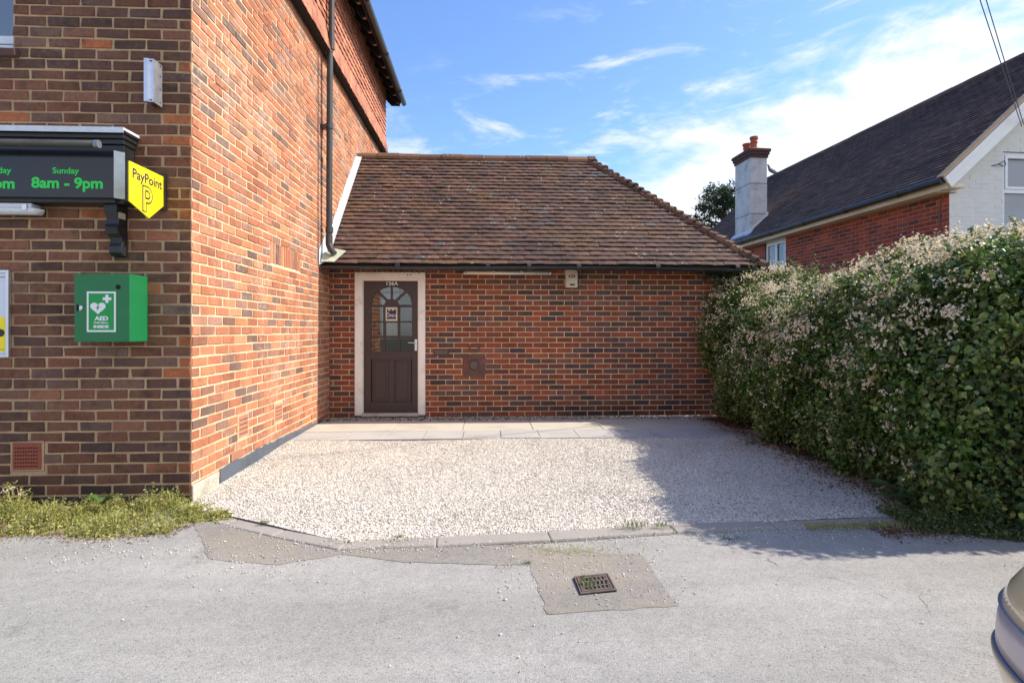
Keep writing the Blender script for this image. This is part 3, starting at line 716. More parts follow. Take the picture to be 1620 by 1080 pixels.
for h in lows: air_brick('air_brick', shop, (XW, YF + h[0] + .01, h[2] + .005), (0, 1, 0), (1, 0, 0), h[1] - h[0] - .02, h[3] - h[2] - .01, True, False)
# bitumen plinth: ragged top edge, and the pale footing block at the corner
mb = MB(); ys = np.linspace(YF + .42, 7.45, 60)
tops = [.155 - .05 * max(0, (y - 5.6) / 1.9) + rnd.uniform(-.008, .008) for y in ys]
for i in range(59):
    mb.add([(XW + .011, ys[i], .0), (XW + .011, ys[i + 1], .0), (XW + .011, ys[i + 1], tops[i + 1]), (XW + .011, ys[i], tops[i])], [(0, 1, 2, 3)])
    mb.add([(XW + .011, ys[i], tops[i]), (XW + .011, ys[i + 1], tops[i + 1]), (XW, ys[i + 1], tops[i + 1] + .004), (XW, ys[i], tops[i] + .004)], [(0, 1, 2, 3)])
mb.build('bitumen_plinth', 'bitumen', shop)
mb = MB(); mb.obox((XW - .0, YF - .004, -.02), (.016, 0, 0), (0, .40, 0), (0, 0, .165)); mb.build('footing_block', 'concrete', shop, bevel=.006)
# window at the far upper left with its sill
mb = MB(); d0 = YF + .07
mb.box(wx - 1.1, wx - .002, d0, d0 + .05, wz + .02, wz + .075); mb.box(wx - .06, wx - .002, d0 + .001, d0 + .051, wz + .075, wz + 1.22)
mb.box(wx - 1.1, wx - .061, d0 + .012, d0 + .05, wz + .09, wz + .15)
win = mb.build('window', 'upvc', shop, bevel=.004)
mb = MB(); mb.quad((wx - 1.1, d0 + .02, wz + .1), (wx - .05, d0 + .02, wz + .1), (wx - .05, d0 + .02, wz + 1.2), (wx - 1.1, d0 + .02, wz + 1.2)); mb.build('pane', 'glass', win)
mb = MB(); mb.quad((wx - 1.1, d0 + .12, wz), (wx, d0 + .12, wz), (wx, d0 + .12, wz + 1.25), (wx - 1.1, d0 + .12, wz + 1.25)); mb.build('blind', 'blind', win)
mb = MB(); mb.box(wx - 1.15, wx + .045, YF - .045, YF + .07, wz - .055, wz - .002); mb.build('sill', 'brick_cap', win, bevel=.006)
# tile hanging on the flank
zt0 = 5.02
mb = MB(); Ntl = 15
def hang(v): return 0
for k in range(Ntl):
    zr = zt0 + k * .098; kick = .125 - .05 * min(1, k / 3.)
    y = YF - (.0825 if k % 2 else 0)
    while y < YB + .03:
        a, b = max(y + .001, YF), min(y + .164, YB + (.02 if k % 2 else .035)); y += .165
        if b - a < .03: continue
        dz = rnd.uniform(-.004, .004); o_ = rnd.uniform(-.003, .005); m_ = (a + b) / 2
        xo = XW + kick + o_; xi = XW + kick - .020
        zt = zr + .15
        mb.add([(xo, a, zr + dz), (xo + .004, m_, zr + dz), (xo, b, zr + dz), (xi, a, zt), (xi + .004, m_, zt), (xi, b, zt), (xo - .010, a, zr + dz), (xo - .006, m_, zr + dz), (xo - .010, b, zr + dz)],
               [(0, 1, 4, 3), (1, 2, 5, 4), (6, 7, 1, 0), (7, 8, 2, 1), (6, 0, 3), (8, 5, 2)], 0)
mb.build('tile_hanging', ['tile_hang'], shop)
mb = MB(); mb.box(XW + .001, XW + .11, YF, YB, zt0 - .015, zt0 + .012); mb.box(XW, XW + .045, YF, YB, zt0 + .012, ZE); mb.build('hanging_batten', 'timber_dark', shop)
# main roof with open rafter feet and gutter
ex, ez = XW + .36, 6.22
mb = MB(); rx = (XL + XW) / 2; rise = (ex - rx) * .9
mb.add([(ex, YF - .25, ez), (ex, YB + .22, ez), (rx, YB + .22, ez + rise), (rx, YF - .25, ez + rise), (ex, YF - .25, ez + .06), (ex, YB + .22, ez + .06), (rx, YB + .22, ez + rise + .06), (rx, YF - .25, ez + rise + .06)],
       [(0, 1, 2, 3), (7, 6, 5, 4), (0, 4, 5, 1), (1, 5, 6, 2), (3, 7, 4, 0)], 0)
lx = 2 * rx - ex
mb.add([(lx, YF - .25, ez), (lx, YB + .22, ez), (rx, YB + .22, ez + rise), (rx, YF - .25, ez + rise)], [(3, 2, 1, 0)], 0)
mb.add([(XL, YB, ZE), (XW, YB, ZE), (rx, YB, ez + rise - .1)], [(0, 1, 2)], 0)
mb.add([(XL, YF, ZE), (XW, YF, ZE), (rx, YF, ez + rise - .1)], [(2, 1, 0)], 0)
shop_roof = mb.build('roof', ['timber_dark'], shop)
mb = MB()
tiles(mb, (ex + .03, YF - .25, ez + .05), (0, 1, 0), (-1, 0, .9), YB - YF + .5, 1.2, .1, .165); mb.build('roof_tiles', 'tile_rear', shop_roof)
mb = MB(); y = YF
while y < YB + .2:
    mb.prism([(XW + .03, ez + .19), (ex - .09, ez - .075), (ex - .03, ez - .075), (ex - .03, ez), (XW + .03, ez + .30)], 'y', y, y + .05, 0); mb.prism([(ex - .075, ez - .08), (ex - .028, ez - .08), (ex - .028, ez - .03)], 'y', y + .003, y + .047, 1); y += .40
mb.obox((ex - .02, YF - .25, ez - .05), (.02, 0, 0), (0, YB - YF + .44, 0), (0, 0, .10), 0)
mb.prism([(XW - .03, ez + .10), (XW + .16, ez - .10), (ex - .02, ez - .10), (ex - .02, ez), (XW - .03, ez + .33)], 'y', YB + .15, YB + .20, 0)
mb.build('rafter_feet', ['timber_dark', 'timber_pale'], shop_roof)
mb = MB(); mb.tube([(ex + .05, YF - .3, ez + .0), (ex + .05, YB + .30, ez + .0)], .055, 12)
for y in (5.1, 6.6, 8.2, 9.8, 11.3): mb.tube([(ex + .05, y, ez), (ex + .05, y + .06, ez)], .063, 12)
mb.build('gutter', 'iron', shop, smooth=True)
# downpipe
pyy = 7.42; px_ = XW + .115
mb = MB(); mb.tube([(px_ + .02, pyy, 6.2), (px_ + .02, pyy, zt0 + .02)], .040, 14); mb.tube([(px_, pyy, zt0 + .02), (px_ - .012, pyy, 2.5)], .040, 14)
mb.tube([(px_ - .012, pyy, 2.56), (px_ - .012, pyy, 2.44), (px_ + .02, pyy - .03, 2.37), (px_ + .07, pyy - .05, 2.31)], [.046, .046, .044, .042], 14)
for z in (zt0 - .02, 3.98, 2.60): mb.tube([(px_ - .008, pyy, z), (px_ - .008, pyy, z + .07)], .050, 14)
for z in (3.99,): mb.obox((XW, pyy - .07, z), (.09, 0, 0), (0, .14, 0), (0, 0, .03))
mb.build('downpipe', 'iron', shop, smooth=False)
mb = MB(); cy = atX(502, 300, XW)[0]
mb.tube([(XW + .012, cy, z) for z in np.linspace(2.2, 5.0, 24)], .006, 6)
mb.tube([(XW + .012, cy, 2.2), (XW + .014, cy + .03, 2.12), (XW + .012, cy + .16, 2.06), (XW + .013, 7.6, 2.05)], .006, 6)
mb.build('cable', 'wire', shop)
mb = MB(); mb.obox((XW - .1, YB - .15, 4.27 + .06), (.11, 0, 0), (0, .16, 0), (0, 0, .7), 0); mb.build('corner_brickwork', 'brick_front', shop)

# ------------------------------------------------------------------ things fixed to the shop front
fxr = -2.576                                    # right end of the fascia
def Yx(px, X):                                   # depth where a pixel column meets the plane x = X
    r = (px - CX) / FPX; return X * (sS - r * cS) / (cS + r * sS)
fas = thing('shop_fascia', 'black shop fascia with lead topped cornice and scrolled bracket on the shaded brick front', 'shop fascia', (-3.9, YF - .1, 2.2))
zc = 2.735; yfr = 4.01
zb = atY(120, 322, YF - .12)[1]
mb = MB()
mb.box(XL + 2.0, fxr - .03, YF - .13, YF - .006, zb, zc - .10); mb.box(XL + 2.0, fxr - .075, YF - .155, YF - .13, zb + .0, zb + .055)
mb.box(XL + 2.0, fxr - .02, YF - .15, YF - .004, zc - .10, zc - .065); mb.box(XL + 2.0, fxr - .01, YF - .17, YF - .003, zc - .065, zc - .03); mb.box(XL + 2.0, fxr, yfr, YF - .002, zc - .03, zc - .012)
mb.build('fascia_box', 'black_paint', fas, bevel=.004)
mb = MB(); mb.box(XL + 2.0, fxr + .006, yfr - .006, YF - .001, zc - .012, zc + .006); mb.obox((XL + 2.0, yfr - .008, zc - .034), (fxr + .008 - XL - 2.0, 0, 0), (0, .003, 0), (0, 0, .036))
mb.build('lead_capping', 'lead', fas)
# bracket under the right end
bx0, bzt = atY(172, 322, YF - .06); bx1 = atY(203, 350, YF - .03)[0]; bzb = atY(190, 400, YF)[1]
mb = MB(); prof = [(YF - .005, zb + .0), (YF - .125, zb + .0), (YF - .13, zb - .05), (YF - .10, zb - .10), (YF - .105, zb - .14), (YF - .125, zb - .17), (YF - .10, zb - .21), (YF - .07, zb - .235), (YF - .06, zb - .27), (YF - .075, zb - .30), (YF - .075, zb - .345), (YF - .05, zb - .365), (YF - .005, zb - .375)]
bxa, bxb = bx0 + .01, bx0 + .10
mb.prism(prof, 'x', bxa, bxb); mb.build('bracket', 'black_paint', fas, bevel=.004)
mb = MB(); mb.obox((bxb + .001, YF - .11, zb - .10), (.002, 0, 0), (0, .075, 0), (0, .0, .045)); mb.build('flaked_patch', 'concrete', fas)
# sign board on the fascia
yb_ = YF - .19
sx1, sz1 = atY(180, 238, yb_); _, sz0 = atY(100, 312, yb_)
sgn = thing('opening_hours_sign', 'black opening hours board with green lettering on the shop fascia', 'sign', (sx1 - .6, yb_, sz0))
mb = MB(); mb.box(sx1 - 2.4, sx1, yb_, YF - .131, sz0, sz1); mb.build('sign_board', 'sign_black', sgn)
mb = MB(); mb.add([(sx1, yb_, sz0), (sx1 + .045, yb_ + .05, sz0), (sx1 + .045, yb_ + .05, sz1), (sx1, yb_, sz1), (sx1, yb_ + .05, sz0), (sx1, yb_ + .05, sz1)], [(0, 1, 2, 3), (0, 4, 1), (3, 2, 5)]); mb.build('edge_trim', 'alu_grey', sgn)
def sign_text(s, x0p, x1p, y0p, y1p, off=.012):
    a, zt = atY(x0p, y0p, yb_); b, zb_ = atY(x1p, y1p, yb_)
    text('lettering', s, 'letter_green', sgn, (a, yb_ - .0005, zb_), (1, 0, 0), (0, 0, 1), b - a, zt - zb_, .002, off)
sign_text('Sunday', 83.5, 125.5, 265, 278, .02); sign_text('8am - 9pm', 50, 163, 280, 304, .034)
sign_text('Saturday', -36, 18.5, 264, 277.5, .02); sign_text('8am - 9pm', -90, 23.5, 280, 304, .034)
# trough light along the fascia
ty = YF - .30; ta, tz = atY(157, 228, ty)
tl = thing('fascia_strip_light', 'slim grey tube light along the top of the fascia', 'light fitting', (ta - .8, ty, tz))
mb = MB(); mb.tube([(ta - 2.2, ty, tz), (ta - .03, ty, tz)], .024, 14); mb.build('tube_body', 'iron', tl, smooth=True)
mb = MB(); mb.tube([(ta - .03, ty, tz), (ta, ty, tz)], .027, 14); mb.build('end_cap', 'alu_grey', tl, smooth=False)
mb = MB(); mb.bar((ta - .9, ty, tz), (ta - .9, YF - .16, tz + .03), .02, .02); mb.build('arm', 'iron', tl)
# bulkhead light below
ly = YF - .1; la, lz = atY(71, 330, ly)
bl = thing('weatherproof_light', 'pale weatherproof fluorescent light hung under the shop fascia', 'light fitting', (la - .6, ly, lz))
mb = MB(); mb.box(la - 1.3, la - .06, ly - .045, ly + .045, lz - .005, lz + .03); mb.build('housing', 'poly', bl, bevel=.008)
mb = MB(); prof = [(-.05, -.006), (-.045, -.03), (-.025, -.045), (.025, -.045), (.045, -.03), (.05, -.006)]
mb.prism([(ly + a, lz + b) for a, b in prof], 'x', la - 1.3, la - .04); mb.add([(la - .04, ly + a, lz + b) for a, b in prof] + [(la, ly, lz - .012)], [(i, i + 1, 6) for i in range(5)]); mb.build('diffuser', 'poly', bl)
mb = MB(); mb.box(la - .115, la - .085, ly - .055, ly - .046, lz - .022, lz + .02); mb.build('clip', 'chrome', bl); mb = MB(); mb.tube([(la - .19, ly, lz + .03), (la - .19, ly, lz + .05)], .012, 8); mb.build('hanger', 'chrome', bl)
# projecting yellow sign
yx = -2.385; yy0, yzt = atX(205, 255, yx); yy1 = YF - .03
_, yzb = atX(207, 318, yx); ymid, ytip = atX(236, 345, yx)
pp = thing('projecting_yellow_sign', 'yellow arrow ended payment sign standing out from the brick corner', 'sign', (yx, YF, 2.0))
zpt = 2.436
_, zl = atX(207, 318.5, yx); _, zr_ = atX(259.5, 326, yx)
mb = MB(); pts_ = [(yy0, zpt), (yy1, zpt), (yy1, zr_), ((yy0 + yy1) / 2 + .02, ytip), (yy0, zl)]
mb.prism(pts_, 'x', yx - .010, yx); mb.build('sign_panel', 'sign_yellow', pp)
ya, za = atX(210.5, 282, yx)
text('lettering', 'PayPoint', 'sign_purple', pp, (yx + .0005, yy0 + .030, 2.312), (0, 1, 0), (0, 0, 1), yy1 - yy0 - .055, .088, .0015, .012)
def pshape(o, y0, z0):
    r_ = .062 - o; a = [(o, o), (.048 - o, o * .4), (.048 - o, .063 + o), (.058, .063 + o)] + [(.058 + r_ * math.cos(t), .125 + r_ * math.sin(t)) for t in np.linspace(-1.4, 1.4, 14)] + [(.058, .187 - o), (o, .187 - o)]
    return [(y0 + p[0], z0 + p[1]) for p in a]
def counter(r_, y0, z0): return [(y0 + .052 - r_ * .7, z0 + .125 - r_)] + [(y0 + .056 + r_ * math.cos(t), z0 + .125 + r_ * math.sin(t)) for t in np.linspace(-1.45, 1.45, 12)] + [(y0 + .052 - r_ * .7, z0 + .125 + r_)]
ly0, lz0 = yy0 + .135, 2.128
for k, (pl_, m_) in enumerate(((pshape(0, ly0, lz0), 'sign_purple'), (pshape(.011, ly0, lz0), 'sign_yellow'), (counter(.032, ly0, lz0), 'sign_purple'), (counter(.019, ly0, lz0), 'sign_yellow'))):
    mb = MB(); mb.prism(pl_, 'x', yx + .0004, yx + .0012 + .0009 * k); mb.build('logo', m_, pp)
mb = MB(); mb.obox((yx - .04, yy1 - .005, zr_ - .03), (.05, 0, 0), (0, .03, 0), (0, 0, .27)); mb.build('wall_bracket', 'black_paint', pp)
# aluminium channel bracket high on the wall
wb = atY(258, 120, YF); cxr = wb[0]; ycf = Yx(243, cxr); a0 = atY(229, 93, ycf); a1 = atY(229, 161, ycf)
ch = thing('aluminium_channel', 'empty silver aluminium channel bolted high on the shaded brick front', 'bracket', (cxr - .05, YF, a1[1]))
mb = MB(); zlo, zhi = a1[1], a0[1]
mb.box(a0[0], cxr, ycf, ycf + .004, zlo, zhi); mb.box(cxr - .004, cxr, ycf + .004, YF - .004, zlo, zhi); mb.box(a0[0], a0[0] + .004, ycf + .004, YF - .006, zlo, zhi); mb.box(a0[0], a0[0] + .028, ycf - .012, ycf - .0005, zlo, zhi)
mb.build('channel', 'alu', ch)
for u, w in ((.25, .04), (.6, .04), (.25, .95), (.6, .95)):
    mb = MB(); mb.tube([(a0[0] + .03 + u * .03, ycf - .004, zlo + (zhi - zlo) * w), (a0[0] + .03 + u * .03, ycf + .001, zlo + (zhi - zlo) * w)], .0045, 8); mb.build('bolt', 'black', ch)
for w in (.08, .4, .7, .95):
    mb = MB(); mb.tube([(cxr + .001, YF - .035, zlo + (zhi - zlo) * w), (cxr - .001, YF - .035, zlo + (zhi - zlo) * w)], .006, 8); mb.build('bolt', 'black', ch)
# defibrillator cabinet
gx1, _ = atY(235, 480, YF); gyf = Yx(205, gx1); g0 = atY(118, 433, gyf); g1 = atY(118, 541, gyf)
aed = thing('defibrillator_cabinet', 'green metal defibrillator cabinet with white edged notice on the brick wall', 'cabinet', ((g0[0] + gx1) / 2, YF, g1[1]))
mb = MB(); mb.box(g0[0], gx1, gyf + .03, YF - .002, g1[1], g0[1]); mb.build('cabinet_body', 'green_dark', aed, bevel=.004)
mb = MB(); mb.box(g0[0] - .002, gx1 + .002, gyf, gyf + .027, g1[1] + .001, g0[1] - .001); dr = mb.build('door', 'green_dark', aed, bevel=.004)
mb = MB(); kx, kz_ = atY(126.5, 487, gyf); mb.lathe([(.022, 0), (.022, -.006), (.014, -.012)], (kx, gyf, kz_), 16, 0, 'y'); mb.build('lock', 'chrome', dr)
mb = MB(); kx, kz_ = atY(126, 487, gyf); mb.box(kx - .012, kx + .004, gyf - .0145, gyf - .0125, kz_ - .022, kz_ + .022); mb.build('lock_plug', 'black', dr)
mb = MB(); kx, kz_ = atY(187, 454, gyf); mb.lathe([(.017, 0), (.017, -.002)], (kx, gyf, kz_), 16, 0, 'y'); mb.build('viewing_hole', 'black', dr)
q0 = atY(137.5, 461, gyf); q1 = atY(183.5, 525, gyf); ysn = gyf - .0015
mb = MB(); mb.box(q0[0], q1[0], ysn, gyf - .0002, q1[1], q0[1]); nt_ = mb.build('notice', 'sign_white', dr)
W_, H_ = q1[0] - q0[0], q0[1] - q1[1]
mb = MB(); mb.box(q0[0] + .013, q1[0] - .013, ysn - .001, ysn - .0002, q1[1] + .013, q0[1] - .013); mb.build('notice_field', 'sign_green', dr)
def nq(u, v): return (q0[0] + W_ * u, q0[1] - H_ * v)
yy = ysn - .0012
mb = MB(); hp = []
for i in range(40):
    t = 2 * math.pi * i / 40; hp.append((16 * math.sin(t) ** 3, 13 * math.cos(t) - 5 * math.cos(2 * t) - 2 * math.cos(3 * t) - math.cos(4 * t)))
c0 = nq(.39, .40); hs = W_ * .265 / 16; mb.prism([(c0[0] + a * hs, c0[1] + b * hs * .9) for a, b in hp], 'y', yy - .001, yy)
c1 = nq(.70, .18); a_ = W_ * .145; t_ = W_ * .05
mb.box(c1[0] - a_, c1[0] + a_, yy - .001, yy, c1[1] - t_, c1[1] + t_); mb.box(c1[0] - t_, c1[0] + t_, yy - .0012, yy, c1[1] - a_, c1[1] + a_)
mb.build('symbol', 'sign_white', dr)
mb = MB(); bo = [(.03, .09), (-.055, -.01), (-.012, -.008), (-.035, -.085), (.055, .02), (.008, .018)]
mb.prism([(c0[0] + a * W_ * 1.3, c0[1] + b * W_ * 1.3) for a, b in bo], 'y', yy - .002, yy - .0011); mb.build('lightning_bolt', 'sign_green', dr)
p = nq(.27, .715); text('lettering', 'AED', 'sign_white', dr, (p[0], yy, p[1]), (1, 0, 0), (0, 0, 1), W_ * .47, H_ * .105, .001, .04)
p = nq(.25, .79); text('lettering', 'Defibrillator', 'sign_white', dr, (p[0], yy, p[1]), (1, 0, 0), (0, 0, 1), W_ * .50, H_ * .045, .001, .02)
p = nq(.24, .905); text('lettering', 'INSIDE', 'sign_white', dr, (p[0], yy, p[1]), (1, 0, 0), (0, 0, 1), W_ * .52, H_ * .075, .001, .045)
# poster case at the left edge
r0 = atY(15, 427, YF - .02); r1 = atY(15, 565, YF - .02)
pos = thing('poster_frame', 'pale framed poster with a yellow lower panel at the left edge of the wall', 'poster', (r0[0] - .3, YF, r1[1]))
mb = MB(); z0, z1, xr, xl = r1[1], r0[1], r0[0], r0[0] - .50
mb.box(xr - .022, xr, YF - .03, YF - .002, z0, z1); mb.box(xl, xr - .022, YF - .03, YF - .002, z1 - .022, z1); mb.box(xl, xr - .022, YF - .03, YF - .002, z0, z0 + .022); mb.box(xl - .022, xl, YF - .03, YF - .002, z0, z1); mb.build('frame', 'alu', pos, bevel=.003)
mb = MB(); mb.box(xl, xr - .022, YF - .018, YF - .006, z0 + .022, z1 - .022); mb.build('sheet', 'poster', pos)
mb = MB(); mb.box(xl + .02, xr - .03, YF - .0195, YF - .0185, z0 + .04, z0 + (z1 - z0) * .46); mb.build('yellow_panel', 'sign_yellow', pos)
mb = MB(); mb.box(xl + .03, xr - .034, YF - .0205, YF - .0197, z0 + .055, z0 + .058); mb.build('print', 'sign_black', pos); mb = MB(); mb.box(xl + .1, xr - .034, YF - .0205, YF - .0187, z1 - .055, z1 - .051); mb.build('print', 'sign_black', pos); mb = MB(); mb.lathe([(.028, 0), (.028, -.001)], (xr - .062, YF - .02, z0 + (z1 - z0) * .28), 20, 0, 'y'); mb.build('print', 'sign_black', pos)

# ================================================================== ANNEXE (single storey, hipped tiled roof)
ann = thing('brick_annexe', 'low red brick annexe with hipped clay tile roof between the tall building and the hedge', 'building', (.7, 9.4, 0))
XE, ye, zeav = 3.83, 7.385, 2.185        # eaves corner, eaves line, tile edge height
half = 2.062; rdy = ye + half; rdz = zeav + half; rdx = XE - half
XR = XE - .37
dl, _ = atY(575, 500, YR); dr_, _ = atY(661, 500, YR); _, dzt = atY(618, 444, YR); _, dzb = atY(618, 652.5, YR)
fl, _ = atY(561.5, 500, YR); fr, _ = atY(673, 500, YR); _, fzt = atY(618, 430.5, YR)
mb = MB()
zw = 2.16
brickwork(mb, (XW, YR, 0), (1, 0, 0), (0, -1, 0), .0, XR - XW, .066, zw, .225, .0752, [(fl - XW, fr - XW, 0, fzt)], .0105, .0045, .0008, .055, soldier=[(fl - XW, fr - XW, fzt, zw)])
mb.build('front_wall', ['brick_rear', 'mortar_rear'], ann)
mb = MB(); brickwork(mb, (XR, YR, 0), (0, 1, 0), (1, 0, 0), .001, 2 * (rdy - YR), .066, zw, .225, .0752, [], .0105, .0045, .0008, .05); mb.build('side_wall', ['brick_rear', 'mortar_rear'], ann)
mb = MB(); yb2 = YR + 2 * (rdy - YR); mb.box(XW, XR - .02, yb2 - .1, yb2, 0, zw); mb.build('back_wall', 'mortar_rear', ann)
# roof: boarding under individually laid tiles
r2 = math.sqrt(.5)
mb = MB(); e = .004
A_, B_ = (XW + .002, ye, zeav), (XE, ye, zeav); Cc, Dd = (rdx, rdy, rdz), (XW + .002, rdy, rdz)
yq = 2 * rdy - ye
mb.add([A_, B_, Cc, Dd, (XE, yq, zeav), (XW + .002, yq, zeav)], [(0, 1, 2, 3), (1, 4, 2), (2, 4, 5, 3)])
roof = mb.build('roof', 'timber_dark', ann)
mb = MB(); SL = half / r2
tiles(mb, (XW, ye - .015, zeav - .015), (1, 0, 0), (0, r2, r2), XE - XW, SL, .1015, .166, None, lambda v: XE - XW - v * r2 + .02, .018, 1.25, .030)
tiles(mb, (XE + .015, ye, zeav - .015), (0, 1, 0), (-r2, 0, r2), 2 * half, SL, .1015, .166, lambda v: v * r2 - .02, lambda v: 2 * half - v * r2 + .02, .014, 1.2, .022)
mb.build('roof_tiles', 'tile_rear', roof)
mb = MB(); mb.box(XW, XR + .01, ye + .03, YR - .002, zw - .005, zw + .012); mb.box(XR + .003, XE - .05, ye + .05, yq - .05, zw - .006, zw + .011); mb.box(XW, XE - .04, ye + .012, ye + .03, zw - .03, zeav + .0); mb.build('soffit', 'timber_dark', ann)
# half round ridge
mb = MB(); x = XW + .0; k = 0
while x < rdx + .05:
    x1 = min(x + .36, rdx + .12); rr = .098 + rnd.uniform(-.004, .006); dz = rnd.uniform(-.006, .006)
    base = len(mb.v)
    for xx in (x + .003, x1 - .003):
        for i in range(9):
            t = math.pi * (-.06 + 1.12 * i / 8); mb.v.append((xx, rdy - rr * math.cos(t), rdz - .035 + rr * math.sin(t) * 1.0 + dz))
    for i in range(8): mb.f.append((base + i, base + 9 + i, base + 10 + i, base + i + 1)); mb.m.append(0)
    mb.f.append(tuple(base + i for i in range(9))); mb.m.append(0); mb.f.append(tuple(base + 9 + i for i in range(9))[::-1]); mb.m.append(0)
    x = x1
mb.build('ridge_tiles', 'tile_ridge', roof)
# bonnet hip tiles stepping down the hip
def bonnets(sgn):
    mb = MB(); Pa = Vector((XE + .02, rdy - sgn * (half + .02), zeav - .01)); Pb = Vector((rdx, rdy, rdz)); hd = (Pb - Pa); Lh = hd.length; hd.normalize()
    side = hd.cross(Vector((0, 0, 1))).normalized(); upv = side.cross(hd)
    n = 26
    for k in range(n):
        s0 = Lh * k / n; p0 = Pa + hd * s0; p1 = Pa + hd * (s0 + Lh / n * 1.7)
        ra, rb = .098 + rnd.uniform(-.007, .007), .056; la, lb = .030 + rnd.uniform(-.006, .01), .000
        jx = side * rnd.uniform(-.012, .012); base = len(mb.v)
        for p, rr, lf in ((p0 + jx, ra, la), (p1 + jx, rb, lb)):
            for i in range(9):
                t = math.pi * (-.08 + 1.16 * i / 8); mb.v.append(tuple(p + side * rr * math.cos(t) * sgn + upv * (rr * math.sin(t) * .82 + lf - .035)))
        for p, rr, lf in ((p0 + jx + hd * .002, ra - .016, la - .004),):
            for i in range(9):
                t = math.pi * (-.08 + 1.16 * i / 8); mb.v.append(tuple(p + side * rr * math.cos(t) * sgn + upv * (rr * math.sin(t) * .82 + lf - .037)))
        for i in range(8):
            mb.f.append((base + i, base + i + 1, base + 10 + i, base + 9 + i)); mb.m.append(0)
            mb.f.append((base + 18 + i, base + 19 + i, base + i + 1, base + i)); mb.m.append(0)
        mb.f.append(tuple(base + 18 + i for i in range(9))); mb.m.append(0)
    mb.build('hip_tiles', 'tile_ridge', roof)
bonnets(1)
# stepped lead flashing where the roof meets the flank, and the pale valley foot
mb = MB(); n = 30
for k in range(n):
    a, b = k / n, (k + 1) / n
    ya, za, yb3, zb3 = ye + half * a, zeav + half * a, ye + half * b, zeav + half * b
    x = XW + .009
    mb.add([(x, ya, za - .0), (x, yb3, zb3), (x, yb3, zb3 + .07), (x, ya + .012, za + .155)], [(0, 1, 2, 3)])
mb.add([(XW + .008, ye - .03, zeav + .0), (XW + .105, ye - .03, zeav + .0), (XW + .105, rdy, rdz + .032), (XW + .008, rdy, rdz + .045)], [(0, 1, 2, 3)])
v = len(mb.v)
for i in range(v - 4, v): y = mb.v[i][1]; mb.v[i] = (mb.v[i][0], mb.v[i][1] - .0, mb.v[i][2] + .032)
mb.build('stepped_flashing', 'lead', roof)
mb = MB(); mb.add([(XW + .03, ye - .075, zeav + .015), (XW + .20, ye - .075, zeav + .012), (XW + .31, ye + .12, zeav + .185), (XW + .12, ye + .16, zeav + .225), (XW + .02, ye + .04, zeav + .14)], [(0, 1, 2, 3, 4)]); mb.build('valley_apron', 'lead_stain', roof)
mb = MB(); mb.add([(XW + .010, ye - .10, zeav - .03), (XW + .010, ye + .25, zeav + .28), (XW + .010, ye + .2, zeav + .42), (XW + .010, ye - .08, zeav + .18), (XW + .10, ye + .02, zeav + .04)], [(0, 4, 1), (0, 1, 2, 3)]); mb.build('lead_soaker', 'lead', roof)
# gutter with brackets
mb = MB(); gy0, gz0 = ye - .048, zeav - .034; base = 0
xs = np.linspace(XW + .03, XE + .03, 40)
for x in xs:
    dz = .010 * math.sin(x * 1.3) - .006 * (x - XW) / 6 - .004
    for i in range(9):
        t = math.pi * i / 8; mb.v.append((x, gy0 - .045 * math.cos(t), gz0 - .045 * math.sin(t) + dz))
for j in range(39):
    for i in range(8): a = j * 9 + i; mb.f.append((a, a + 1, a + 10, a + 9)); mb.m.append(0)
mb.f.append(tuple(range(9))); mb.m.append(0); mb.f.append(tuple(range(39 * 9, 40 * 9))[::-1]); mb.m.append(0)
for x in (-1.2, .0, .55, 1.22, 2.3, 3.4): mb.tube([(x, gy0, gz0 - .006), (x + .05, gy0, gz0 - .006)], .047, 12)
gt = mb.build('gutter', 'gutter', ann, smooth=False); sd_ = gt.modifiers.new('thick', 'SOLIDIFY'); sd_.thickness = .004
# door frame and door
mb = MB(); yf = YR - .022
mb.box(fl, dl - .012, yf, YR + .07, .10, fzt); mb.box(dr_ + .012, fr, yf, YR + .07, .10, fzt); mb.box(dl - .012, dr_ + .012, yf, YR + .07, dzt + .012, fzt)
mb.box(dl - .012, dl, YR - .004, YR + .07, .10, dzt + .012); mb.box(dr_, dr_ + .012, YR - .004, YR + .07, .10, dzt + .012); mb.box(dl, dr_, YR - .004, YR + .07, dzt, dzt + .012)
mb.box(fl + .005, fl + .055, yf - .008, yf - .0005, .13, fzt - .004); mb.box(fl + .055, fr - .002, yf - .008, yf - .0005, fzt - .05, fzt - .004)
dfr = mb.build('door_frame', 'frame_paint', ann, bevel=.003)
for px in (663, 645, 650):
    mb = MB(); x, z = atY(px, 432.5 if px == 663 else 435, yf); mb.lathe([(.009, 0), (.009, -.003)], (x, yf - .008, z), 10, 0, 'y'); mb.build('screw_hole', 'black', dfr)
mb = MB(); mb.box(dl - .02, dr_ + .02, YR - .05, YR + .07, .085, dzb - .004); mb.build('door_step', 'concrete', ann, bevel=.006)
mb = MB(); mb.box(fl + .01, fr - .01, YR - .012, YR - .001, .066, .1); mb.build('threshold_strip', 'bitumen', ann)
